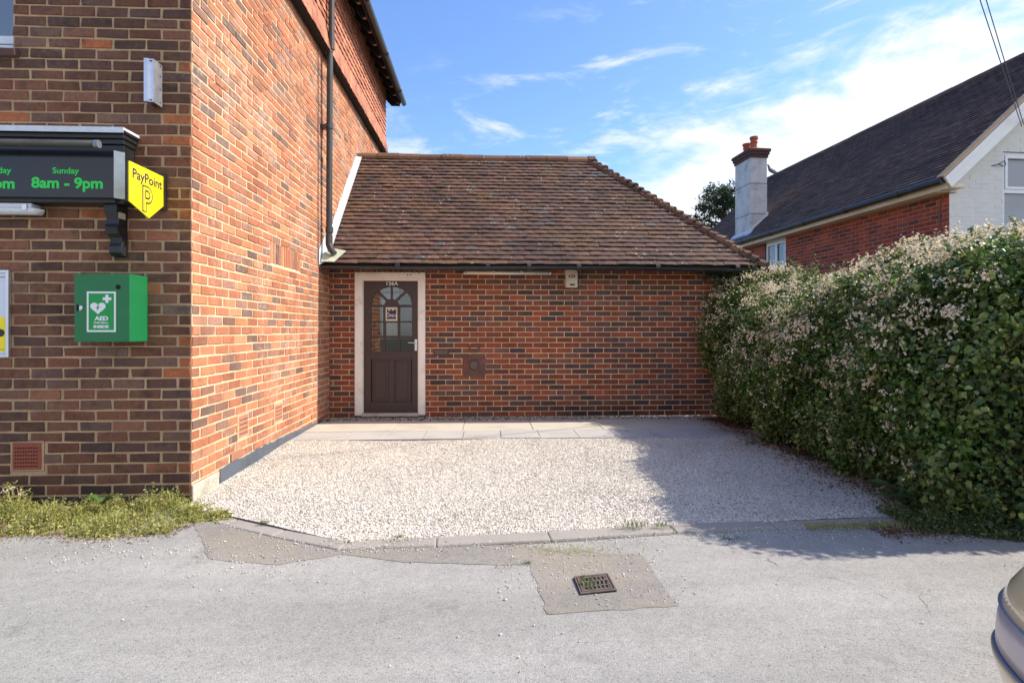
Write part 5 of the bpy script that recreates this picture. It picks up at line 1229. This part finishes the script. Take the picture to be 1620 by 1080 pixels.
# section: vertical face, rounded shoulder, then a broad top
def hpoint(y, s):
    """s in 0..1 up the face, 1..1.5 the shoulder, 1.5..2.4 across the top"""
    zt = top_z(3.6, y); zs = zt - .72
    if s < 1: z = .02 + zs * s; return Vector((face_x(y, z), y, z)), Vector((-1, -.0, .12))
    if s < 1.5:
        t = (s - 1) / .5 * math.pi / 2; fx_ = face_x(y, zs); return Vector((fx_ + .78 * (1 - math.cos(t)), y, zs + (zt - zs) * math.sin(t) + .06 * hsum(y, s * 2, .7))), Vector((-math.cos(t), 0, math.sin(t)))
    fx_ = face_x(y, zs) + .78; x = fx_ + (s - 1.5) * 1.3; return Vector((x, y, top_z(x, y) - .05 * (s - 1.5))), Vector((0, 0, 1))
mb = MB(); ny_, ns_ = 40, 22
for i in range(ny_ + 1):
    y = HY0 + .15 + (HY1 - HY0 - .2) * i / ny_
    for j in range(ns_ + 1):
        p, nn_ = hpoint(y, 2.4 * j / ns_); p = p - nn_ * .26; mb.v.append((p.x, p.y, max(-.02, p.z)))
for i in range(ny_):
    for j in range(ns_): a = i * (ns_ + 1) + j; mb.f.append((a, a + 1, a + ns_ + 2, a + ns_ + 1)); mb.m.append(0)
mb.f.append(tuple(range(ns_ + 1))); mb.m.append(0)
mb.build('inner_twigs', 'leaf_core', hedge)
def hedge_pts(n, smin, smax, depth, bias=1.0):
    P, Q = [], []
    for _ in range(n):
        y = HY0 + (HY1 - HY0) * rnd.random(); s = smin + (smax - smin) * rnd.random() ** bias
        p, q = hpoint(y, s); p = p - q * (rnd.random() ** 1.5 * depth - .03) + Vector((rnd.gauss(0, .02), rnd.gauss(0, .02), rnd.gauss(0, .02)))
        c = hsum(y * 1.9, s * 4.3, 4.4)
        if c < -.18 and rnd.random() < .8: p = p - q * .16
        P.append(p); Q.append(q)
    return np.array(P), np.array(Q)
P1, Q1 = hedge_pts(34000, 0, 1.08, .34)
Pc, Qc = [], []
for _ in range(2300):          # leafy sprays standing proud of the face with dark gaps between them
    y = HY0 + (HY1 - HY0) * rnd.random(); s_ = rnd.random() * 1.25; p, q = hpoint(y, s_)
    if hsum(y * 2.3, s_ * 5.1, 2.9) < -.15 and rnd.random() < .75: continue
    o = rnd.uniform(-.06, .13); r_ = rnd.uniform(.03, .075); tq = (q + Vector((rnd.gauss(0, .4), rnd.gauss(0, .4), rnd.uniform(0, .8)))).normalized()
    for _k in range(rnd.randint(14, 34)): Pc.append(p + q * (o + rnd.gauss(0, r_ * .5)) + Vector((0, rnd.gauss(0, r_), rnd.gauss(0, r_)))); Qc.append(tq)
P1 = np.concatenate([P1, np.array(Pc)]); Q1 = np.concatenate([Q1, np.array(Qc)])
P2, Q2 = hedge_pts(62000, 1.0, 2.2, .26)
# near end of the hedge facing the road
P3, Q3 = [], []
for _ in range(16000):
    z = rnd.uniform(.02, 1.9); x = rnd.uniform(3.2, 5.2); p = Vector((x, HY0 + .15 - rnd.random() * .3 + .08 * hsum(x * 1.4, z, 2) + (.35 * (1 - min(1, (x - 3.2) / .5)) ** 2), z)); P3.append(p); Q3.append(Vector((-.3, -1, .2)))
P3, Q3 = np.array(P3), np.array(Q3)
P = np.concatenate([P1, P2, P3]); Q = np.concatenate([Q1, Q2, Q3]) + np.array([0, 0, .45])
sz = rng.uniform(.016, .042, len(P)); big = rng.uniform(0, 1, len(P)) < .14; sz[big] *= 1.5; sz *= np.where(P[:, 1] > 5.2, .9, np.where(P[:, 1] < 4.2, 1.12, 1.))
leaves('foliage', P, Q, sz, 'leaf', hedge, 1.15, .92, .2, .6)
# loose sprays rising from the top and hanging over the face
P, Q, stems_ = [], [], MB()
for _ in range(460):
    y = rnd.uniform(HY0 + .1, HY1); s = rnd.choice((rnd.uniform(1.3, 2.0), rnd.uniform(1.1, 1.7), rnd.uniform(.3, 1.2)))
    p, q = hpoint(y, s); d = (q + Vector((rnd.gauss(0, .5), rnd.gauss(0, .5), rnd.uniform(.1, .8)))).normalized(); ln = rnd.uniform(.08, .26) * (1 if s > 1 else .7) * (1.7 if rnd.random() < .10 else 1); pts_ = []
    for k in range(6):
        t = k / 5; w = p + d * ln * t + Vector((0, 0, -.35 * ln * t * t * (1.6 if s < 1 else .6))); pts_.append(w)
        for _k in range(3): P.append(w + Vector((rnd.gauss(0, .012), rnd.gauss(0, .012), rnd.gauss(0, .012)))); Q.append(Vector((rnd.gauss(0, .4), -.2, .8)))
    stems_.tube(pts_, [.003, .003, .0025, .002, .002, .0015], 4)
for _ in range(70):      # bare canes inside the face
    y = rnd.uniform(HY0 + .2, HY1); x = face_x(y, .4) + .02; p = Vector((x + .1, y, 0)); stems_.tube([p, p + Vector((-.10, rnd.gauss(0, .08), .35)), p + Vector((-.06, rnd.gauss(0, .2), .8)), p + Vector((.0, rnd.gauss(0, .3), 1.3))], [.006, .005, .004, .003], 5)
leaves('young_shoots', np.array(P), np.array(Q), rng.uniform(.018, .036, len(P)), 'grass_green', hedge, 1., .9, .2)
tag(stems_.build('canes', 'stem', hedge), kind='stuff')
# blossom trusses, thick along the shoulder and top
def blossoms():
    P, Q = [], []
    def truss(p, q, n, r):
        for _ in range(n):
            o = Vector((rnd.gauss(0, r), rnd.gauss(0, r), rnd.gauss(0, r * .8))); P.append(p + o + q * .02); Q.append(q + o * 12)
    for _ in range(1150):
        y = rnd.uniform(HY0 + .1, HY1); s = 1.04 + rnd.random() * .8 if rnd.random() < .9 else rnd.uniform(.8, 1.1)
        if hsum(y * 1.3, s * 3, 5.1) < -.12 and rnd.random() < .8: continue
        p, q = hpoint(y, s); q = (q + Vector((-.25, -.25, .3))).normalized(); truss(p + q * rnd.uniform(.03, .13), q, rnd.randint(5, 14), rnd.uniform(.022, .042))
    for _ in range(110):
        y = rnd.uniform(HY0 + .2, HY1 - .2); s = rnd.uniform(.45, .95) if rnd.random() < .75 else rnd.uniform(.15, .5)
        p, q = hpoint(y, s); truss(p + q * rnd.uniform(.06, .13), q, rnd.randint(5, 11), .024)
    return np.array(P), np.array(Q)
Pb, Qb = blossoms(); nb = len(Pb)
Pp = np.repeat(Pb, 4, 0) + rng.normal(0, .0035, (nb * 4, 3)); Qp = np.repeat(Qb, 4, 0)
leaves('blossom', Pp, Qp, rng.uniform(.009, .018, nb * 4), 'petal', hedge, .9, 1.25, .1)

# rotten edging board and the broken stub at the hedge foot
eb = [ground(1290, 712, .05), ground(1405, 768, .03)]
mb = MB(); p, q = Vector((*eb[0], .02)), Vector((*eb[1], .0)); nseg = 9
for k in range(nseg):
    a, b = p + (q - p) * k / nseg, p + (q - p) * (k + 1) / nseg; h0, h1 = .085 + .015 * math.sin(k * 2.2), .085 + .015 * math.sin((k + 1) * 2.2)
    t = Vector((.03, 0, 0)); mb.add([a, b, b + t, a + t, a + Vector((0, 0, h0)), b + Vector((0, 0, h1)), b + t + Vector((0, 0, h1 - .006)), a + t + Vector((0, 0, h0 - .006))], [(4, 5, 6, 7), (0, 1, 5, 4), (1, 2, 6, 5), (2, 3, 7, 6), (3, 0, 4, 7)])
tag(mb.build('edging_board', 'wood_edge'), 'low weathered reddish edging board along the foot of the bramble hedge', 'edging board')
sx, sy = ground(1604, 822, .02)
mb = MB(); mb.obox((sx - .02, sy - .05, 0), (.09, .0, .0), (.02, .11, 0), (.008, .004, .24)); mb.obox((sx - .02, sy - .06, .0), (.34, -.05, 0), (.02, .06, 0), (0, 0, .045)); mb.obox((sx + .07, sy - .02, .045), (.26, -.03, .0), (0, .03, 0), (.0, .0, .22))
tag(mb.build('broken_gate_stub', 'wood_edge', bevel=.008), 'broken wooden post stub with a rail half hidden at the near end of the hedge', 'post stub')
# litter and soil under the hedge
mb = MB(); nn = 30
for i in range(nn + 1):
    y = 3.3 + (7.45 - 3.3) * i / nn; e = 3.05 + .08 * math.sin(y * 3.1) + .05 * math.sin(y * 9) + (.25 if y < 3.7 else 0)
    for x in (e, e + .3, 4.4): mb.v.append((x, y, gzz(x, y) + .012 if x > e else gzz(x, y) - .006))
for i in range(nn):
    for j in range(2): a = i * 3 + j; mb.f.append((a, a + 1, a + 4, a + 3)); mb.m.append(0)
tag(mb.build('soil_strip', 'soil', smooth=True), kind='structure')
n = 2600; y = rng.uniform(3.35, 7.4, n); x = 3.16 - np.abs(rng.normal(0, .17, n)); zz = np.array([gzz(a, b) for a, b in zip(x, y)]) + .016
Mlit = M['litter'] = leaf_mat('fallen leaf', [(0, S(92, 66, 48)), (.5, S(128, 92, 62)), (1, S(150, 116, 80))], .1, .8, .1)
tag(leaves('leaf_litter', np.stack([x, y, zz], 1), np.tile([0, 0, 1.], (n, 1)), rng.uniform(.008, .026, n), 'litter', None, .5, .9, .15), kind='stuff')

# weeds at the foot of the shop wall
def weed_bed(xr, yf, hmax, nb_, nl, names, dens=None):
    P = []; H = []
    while len(P) < nb_:
        x = rnd.uniform(*xr); lo, hi = yf(x); y = lo + (hi - lo) * rnd.random(); c = min(1, max(0, .5 + .45 * math.sin(x * 9.3 + y * 5) * math.sin(x * 4.1 - y * 9 + 1) + .25 * math.sin(x * 23) * math.sin(y * 19 + x * 5)))
        if rnd.random() > .25 + .75 * c: continue
        hh = hmax * (.12 + .88 * c * c) * rnd.uniform(.45, 1.15) * min(1, .25 + (y - lo) / max(.01, hi - lo) * 1.5); P.append((x, y, rz(x, y) - .004)); H.append(hh)
    P = np.array(P); H = np.array(H)
    tag(blades(names[0], P, H, rng.uniform(.003, .007, len(P)), names[2], .9), kind='stuff')
    idx = rng.integers(0, len(P), nl); Pl = P[idx] + np.stack([rng.normal(0, .02, nl), rng.normal(0, .02, nl), H[idx] * rng.uniform(.15, 1., nl)], 1)
    tag(leaves(names[1], Pl, np.tile([0, -.3, 1.], (nl, 1)), rng.uniform(.007, .020, nl) * np.where(rng.uniform(0, 1, nl) < .12, 1.9, 1.), names[2], None, 1.1, .6, .2), kind='stuff')
def left_band(x):
    t = min(1, max(0, (x + 3.9) / 1.7)); lo = 3.58 + .05 * math.sin(x * 6) + (.10 if x < -3.2 else 0) - (.02 if -3. < x < -2.3 else 0); return lo, 4.19
weed_bed((-4.3, -2.02), left_band, .18, 5600, 19000, ('wall_foot_grass', 'wall_foot_weeds', 'weed'))
weed_bed((-2.12, -1.72), lambda x: (3.80, 4.0 - .25 * (x + 2.12)), .07, 700, 1400, ('kerb_corner_grass', 'kerb_corner_weeds', 'weed'))
n = 4200; x = rng.uniform(-4.2, -1.95, n); y = 3.66 + rng.normal(0, .09, n) + .05 * np.sin(x * 6)
tag(leaves('dry_weed_litter', np.stack([x, y, np.full(n, .008)], 1), np.tile([0, 0, 1.], (n, 1)), rng.uniform(.006, .018, n), 'litter', None, .5, .6, .15), kind='stuff')
# a few taller weeds in the bed
def tall_weed(px, ptop, label, head):
    x, y = ground(px, 812); y = min(y, 4.12); zt = atY(px, ptop, y)[1]
    e = thing('tall_weed', label, 'weed', (x, y, 0), 'tall weeds by the shop wall'); mb = MB(); P = []; H = []
    for _ in range(3):
        d = Vector((rnd.gauss(0, .05), rnd.gauss(0, .02), 0)); hh = zt * rnd.uniform(.75, 1); mb.tube([(x, y, 0), Vector((x, y, hh * .5)) + d * .4, Vector((x, y, hh)) + d], [.003, .0025, .0018], 5)
        tip = Vector((x, y, hh)) + d
        for _k in range(16): P.append(tip + Vector((rnd.gauss(0, .014), rnd.gauss(0, .014), rnd.gauss(0, .008)))); H.append(1)
    mb.build('stem', 'weed', e); Q_ = np.tile([0, 0, 1.], (len(P), 1)); leaves('blossom', np.array(P), Q_, rng.uniform(.008, .014, len(P)), head, e, .6, 1.1)
    n = 26; Pl = np.array([(x + rnd.gauss(0, .02), y + rnd.gauss(0, .02), zt * rnd.random() * .8) for _ in range(n)]); leaves('foliage', Pl, np.tile([0, 0, 1.], (n, 1)), rng.uniform(.015, .03, n), 'weed', e, 1., .5)
tall_weed(24, 768, 'straggly weed with a pale flower head below the terracotta vent', 'petal')
tall_weed(4, 762, 'tall weed with yellowish tips at the far left of the wall', 'weed')
tall_weed(150, 790, 'upright weed beside the broad light green leaf at the wall foot', 'weed')
# small tufts along the kerb
def tuft(px, py, w, h, label, z=.03, n=90):
    x, y = ground(px, py, z); P = np.stack([x + rng.normal(0, w, n), y + rng.normal(0, w * .45, n), np.full(n, z - .004)], 1)
    e = tag(blades('grass_tuft', P, h * rng.uniform(.4, 1.1, n), rng.uniform(.002, .005, n), 'grass_green', 1.3), label, 'grass tuft', 'grass tufts along the kerb'); return e
tuft(1002, 832, .045, .05, 'largest green grass tuft growing behind the middle of the kerb', .036)
tuft(1048, 831, .03, .03, 'small grass tuft behind the kerb joint', .036, 60)
tuft(418, 826, .018, .03, 'tiny grass tuft where the gravel meets the left kerb corner', .03, 40)
tuft(632, 848, .016, .025, 'tiny tuft on the gravel edge near the kerb corner', .03, 34)
tuft(1160, 851, .05, .018, 'thin dry grass in the gutter below the kerb joint', .006, 60)
tuft(835, 889, .014, .02, 'tiny tuft at the upper left corner of the tarmac repair', .006, 30)
tuft(1187, 702, .06, .07, 'isolated sprig growing in the shaded gravel beside the hedge', .06, 70)
n = 260; P = np.stack([rng.normal(.33, .16, n) + .2, rng.normal(3.22, .05, n), np.full(n, .006)], 1)
tag(blades('dry_grass_in_gutter', P, rng.uniform(.01, .03, n), rng.uniform(.002, .004, n), 'weed', 1.6), kind='stuff')
# right hand weeds under the hedge
def right_band(x):
    lo = 3.37 + .03 * math.sin(x * 9) - .22 * (x - 2.75); return lo, lo + .42
weed_bed((2.78, 4.2), right_band, .30, 3400, 22000, ('hedge_foot_grass', 'hedge_foot_weeds', 'hedge_weed'))
n = 2200; x = rng.uniform(2.5, 3.5, n); y = 3.42 + rng.normal(0, .07, n) - .14 * np.maximum(0, x - 2.9)
tag(leaves('hedge_foot_litter', np.stack([x, y, np.full(n, .012)], 1), np.tile([0, 0, 1.], (n, 1)), rng.uniform(.006, .02, n), 'litter', None, .6, .7, .15), kind='stuff')
n = 1500; P = np.stack([rng.uniform(2.1, 3.0, n), 3.50 + rng.normal(0, .035, n), np.full(n, .012)], 1)
tag(blades('kerb_moss', P, rng.uniform(.008, .035, n), rng.uniform(.002, .004, n), 'weed', 1.4), kind='stuff')
# dock plant with long strap leaves
def big_leaves(name, base, n, ln, wd, mat, parent, up=(.35, .95), toward=None):
    V_, F_ = [], []
    for k in range(n):
        a = rnd.uniform(0, 6.28) if toward is None else toward + rnd.gauss(0, 1.0); el = rnd.uniform(*up); L_ = ln * rnd.uniform(.6, 1.1); W_ = wd * rnd.uniform(.7, 1.1)
        d = Vector((math.cos(a), math.sin(a), 0)); sdv = Vector((-math.sin(a), math.cos(a), 0)); b0 = len(V_); prof = [(.0, .12), (.15, .35), (.35, .9), (.55, 1.), (.75, .75), (.9, .38), (1., .03)]
        for t, w in prof:
            c = Vector(base) + Vector((rnd.gauss(0, .004), rnd.gauss(0, .004), 0)) + d * L_ * t * math.cos(el * (1 - .4 * t)) + Vector((0, 0, L_ * (t * math.sin(el) - .62 * t * t * math.sin(el) ))); wv = .012 * math.sin(t * 9 + k)
            V_ += [tuple(c - sdv * W_ * w / 2 + Vector((0, 0, .25 * W_ * w + wv))), tuple(c), tuple(c + sdv * W_ * w / 2 + Vector((0, 0, .25 * W_ * w - wv)))]
        for i in range(6):
            a0 = b0 + 3 * i; F_ += [(a0, a0 + 1, a0 + 4, a0 + 3), (a0 + 1, a0 + 2, a0 + 5, a0 + 4)]
    return npmesh(name, np.array(V_), np.array(F_), mat, parent, True)
dk = thing('dock_plant', 'large dock plant with broad drooping leaves between the edging board and the hedge end', 'plant', (2.82, 3.85, 0))
for px, py, n_ in ((1432, 800, 15), (1470, 812, 14), (1412, 778, 9), (1500, 805, 10)):
    x, y = ground(px, py, .02); big_leaves('foliage', (x, y, .03), n_, .36, .085, 'dock', dk, (.5, 1.2))
lf = thing('broad_leaf_weed', 'single broad light green leafed weed among the grass at the brick wall foot', 'weed', (-2.7, 3.9, 0))
x, y = ground(163, 815); big_leaves('foliage', (x, y, .08), 5, .13, .05, 'grass_green', lf, (.8, 1.4))
# ivy trailing under the annexe eaves beside the hedge
iv = thing('ivy_sprays', 'dark ivy hanging under the annexe gutter above the hedge', 'ivy', (3.4, 7.6, 1.8))
P = []
while len(P) < 1500:
    x = rnd.uniform(2.95, 3.75); z = rnd.uniform(1.45, 2.14); lim = 3.62 - (z - 1.4) * .45
    if x < lim - .25 * rnd.random() + .08 * math.sin(z * 14): continue
    P.append((x, rnd.uniform(7.48, 7.76), z))
leaves('foliage', np.array(P), np.tile([-.2, -1, .3], (len(P), 1)), rng.uniform(.025, .05, len(P)), 'tree_leaf', iv, .8, 1.1, .1, .5)

# tree far behind the chimney
tx = Vector((0, 0, CAMZ)) + ray(1112, 520) * 21.5
tr = thing('distant_tree', 'dark green tree showing between the annexe hip and the white chimney', 'tree', (tx.x, tx.y, 0))
mb = MB(); B = Vector((tx.x + .9, tx.y, 0)); limbs = []
mb.tube([B, B + Vector((.05, .1, 2.5)), B + Vector((-.05, 0, 4.6)), B + Vector((-.1, 0, 6.6))], [.22, .18, .12, .04], 10)
for k in range(46):
    z = 2.6 + 4.2 * (k / 46) + rnd.uniform(-.1, .1); a = k * 2.4 + rnd.uniform(-.3, .3); ln = (1.95 - 1.1 * (k / 46) ** 1.5) * rnd.uniform(.6, 1.08); p = B + Vector((0, 0, z)); d = Vector((math.cos(a), math.sin(a), rnd.uniform(.15, .5)))
    q = p + d * ln; mb.tube([p, p + d * ln * .5 + Vector((0, 0, .05)), q], [.04, .025, .008], 5); limbs.append((p, d, ln))
mb.build('trunk', 'bark', tr)
P = []
for p, d, ln in limbs:
    for _ in range(24):
        t = rnd.uniform(.3, 1.05); c = p + d * ln * t + Vector((rnd.gauss(0, .12), rnd.gauss(0, .12), rnd.gauss(0, .10)))
        for _k in range(22): P.append(c + Vector((rnd.gauss(0, .07), rnd.gauss(0, .07), rnd.gauss(0, .06))))
P = np.array(P); leaves('crown', P, rng.normal(0, 1, P.shape) + [0, 0, .6], rng.uniform(.05, .11, len(P)), 'tree_leaf', tr, 1., .55, .15)

# ================================================================== DRAIN
g4 = [ground(*p) for p in ((906, 915), (963, 909), (974, 936), (920, 942))]
gc = (sum(p[0] for p in g4) / 4, sum(p[1] for p in g4) / 4)
ax = (Vector((*g4[1], 0)) - Vector((*g4[0], 0)) + Vector((*g4[2], 0)) - Vector((*g4[3], 0))) / 2; ay = (Vector((*g4[0], 0)) - Vector((*g4[3], 0)) + Vector((*g4[1], 0)) - Vector((*g4[2], 0))) / 2
zg = rz(*gc) + .006; dg = thing('drain_grate', 'small rusty iron gully grate in the darker tarmac repair', 'drain', (gc[0], gc[1], zg))
O = Vector((gc[0], gc[1], zg)) - ax / 2 - ay / 2
def G(u, v, z=0): return O + ax * u + ay * v + Vector((0, 0, z))
mb = MB(); mb.obox(G(-.01, -.01, .0), ax * 1.02, ay * 1.02, Vector((0, 0, .0015))); mb.build('pit', 'black', dg)
mb = MB()
for u0, u1, v0, v1 in ((0, 1, 0, .07), (0, 1, .93, 1), (0, .045, .07, .93), (.955, 1, .07, .93)): mb.obox(G(u0, v0, .002), ax * (u1 - u0), ay * (v1 - v0), Vector((0, 0, .007)))
mb.build('frame', 'rust', dg, bevel=.002)
mb = MB()
for u0, u1, v0, v1 in ((.07, .93, .10, .17), (.07, .93, .83, .90), (.07, .12, .17, .83), (.88, .93, .17, .83), (.12, .88, .60, .66), (.12, .88, .33, .38)): mb.obox(G(u0, v0, .002), ax * (u1 - u0), ay * (v1 - v0), Vector((0, 0, .006)))
for k in range(7):
    u = .17 + k * .115
    for (v0, v1, sh) in ((.17, .33, -.02), (.38, .60, .03), (.66, .83, -.03)):
        p, q = G(u, v0, .004), G(u + sh, v1, .004); mb.bar(p, q, ax.length * .045, .005)
mb.build('grating', 'rust', dg)
n = 70; P = np.array([tuple(G(rnd.uniform(.1, .5), rnd.uniform(.2, .9), .004)) for _ in range(n)]); blades('weed_growth', P, rng.uniform(.01, .03, n), rng.uniform(.003, .006, n), 'grass_green', 1.4, dg)

# ================================================================== PARKED CAR (only its kerbside corner enters the frame)
car = thing('parked_car', 'champagne coloured car whose rounded kerbside corner enters at the lower right', 'car', (3.2, .85, 0))
CYc, HW, CL = .85, .85, 4.0
def outline(x0, a, hw, n=60, e=2.5):
    pts_ = []
    for i in range(n + 1):
        yv = math.sin(math.pi * (-.5 + i / n)); yv = math.copysign(abs(yv) ** .9, yv); pts_.append((x0 + a * (1 - (1 - abs(yv) ** e) ** (1 / e)), CYc + hw * yv))
    return pts_ + [(x0 + CL - (p[0] - x0), p[1]) for p in pts_[::-1]]
def loft(levels, name, mat, parent, cap=True, smooth=True):
    mb = MB(); n = None
    for z, x0, a, hw, dl_ in levels:
        pl = outline(x0, a, hw); n = len(pl); mid = x0 + CL / 2
        for x, y in pl: mb.v.append((mid + (x - mid) * dl_, y, z - .02))
    for i in range(len(levels) - 1):
        for k in range(n): k2 = (k + 1) % n; mb.f.append((i * n + k, i * n + k2, (i + 1) * n + k2, (i + 1) * n + k)); mb.m.append(0)
    if cap:
        mb.f.append(tuple(range(n))); mb.m.append(0); e = (len(levels) - 1) * n; mb.f.append(tuple(e + k for k in range(n))[::-1]); mb.m.append(0)
    o = mb.build(name, mat, parent, smooth=smooth)
    bm = bmesh.new(); bm.from_mesh(o.data); bmesh.ops.recalc_face_normals(bm, faces=bm.faces[:]); bm.to_mesh(o.data); bm.free(); return o
X0 = 1.364
loft([(.20, X0 + .10, .46, HW - .06, 1), (.24, X0 + .03, .47, HW - .02, 1), (.30, X0 + .004, .48, HW, 1), (.36, X0 - .012, .48, HW + .008, 1), (.385, X0 - .014, .48, HW + .01, 1)], 'bumper', 'car_paint', car)
loft([(.392, X0 - .006, .48, HW + .004, 1), (.43, X0 - .004, .48, HW + .004, 1), (.47, X0 - .002, .48, HW + .002, 1), (.505, X0 + .006, .48, HW - .002, 1)], 'bumper_band', 'car_silver', car)
loft([(.515, X0 + .008, .48, HW - .002, 1), (.56, X0 + .024, .49, HW - .010, 1), (.61, X0 + .060, .50, HW - .022, 1), (.66, X0 + .12, .52, HW - .036, 1), (.72, X0 + .22, .56, HW - .05, 1), (.79, X0 + .40, .62, HW - .065, 1), (.86, X0 + .62, .66, HW - .09, .98), (.92, X0 + .9, .7, HW - .13, .93)], 'body', 'car_paint', car)
for z, x0 in ((.509, X0 + .006), (.388, X0 - .014)):
    pl = outline(x0 + .004, .48, HW + .003); mb = MB(); mb.tube([(x, y, z) for x, y in pl] + [(pl[0][0], pl[0][1], z)], .0055, 8); mb.v = [(a, b, c - .02) for a, b, c in mb.v]; mb.build('rubbing_strip', 'car_trim', car, smooth=True)
mb = MB(); pr = [(2.35, .90), (3.0, 1.38), (3.35, 1.45), (4.3, 1.44), (4.75, 1.32), (5.05, .92)]
for s_ in (0, 1): pass
mb.v = [(x, CYc - (.70 if z < 1 else .56), z) for x, z in pr] + [(x, CYc + (.70 if z < 1 else .56), z) for x, z in pr]; n = len(pr)
mb.f = [tuple(range(n)), tuple(range(n, 2 * n))[::-1]] + [((i + 1) % n, i, i + n, (i + 1) % n + n) for i in range(n)]; mb.m = [0] * len(mb.f)
cb = mb.build('cabin', 'car_paint', car, bevel=.05)
M['car_glass'] = simple('dark car glass', (.01, .012, .014), .05, 0, .05, 3, 0, 60, .6, .6)
mb = MB()
for s_ in (-1, 1):
    for x0, x1, x2, x3 in ((2.62, 3.02, 3.70, 3.66), (3.74, 3.74, 4.62, 4.86)):
        y0, y1 = CYc + s_ * .700, CYc + s_ * .585; mb.add([(x0, y0 + s_ * .004, .98), (x1, y1 + s_ * .004, 1.34), (x2, y1 + s_ * .004, 1.34), (x3, y0 + s_ * .004, .98)], [(0, 1, 2, 3) if s_ < 0 else (3, 2, 1, 0)])
mb.add([(2.40, CYc - .62, .93), (2.40, CYc + .62, .93), (2.96, CYc + .52, 1.365), (2.96, CYc - .52, 1.365)], [(0, 3, 2, 1)])
for i, v in enumerate(mb.v[-4:]): mb.v[len(mb.v) - 4 + i] = (v[0] - .02, v[1], v[2] + .02)
mb.build('windows', 'car_glass', car)
for x in (2.25, 4.55):
    for s_ in (-1, 1):
        wy = CYc + s_ * (HW - .10); mb = MB(); mb.lathe([(.20, -.1), (.29, -.10), (.305, -.07), (.305, .07), (.29, .112), (.20, .114)], (x, wy, .30), 28, 0, 'y'); w_ = mb.build('wheel', 'tyre', car, smooth=False)
        mb = MB(); mb.lathe([(.19, -.116), (.17, -.117), (.05, -.112), (.03, -.118)] if s_ < 0 else [(.03, .118), (.05, .112), (.17, .117), (.19, .116)], (x, wy, .30), 24, 0, 'y'); mb.build('hub_cap', 'alu', w_)
mb = MB()
for s_ in (-1,):
    mb.lathe([(.11, 0), (.10, -.02), (.06, -.035), (.01, -.038)], (X0 + .12, CYc - .52, .62), 20, 0, 'x')
mb.build('headlight', 'lamp_glass', car)
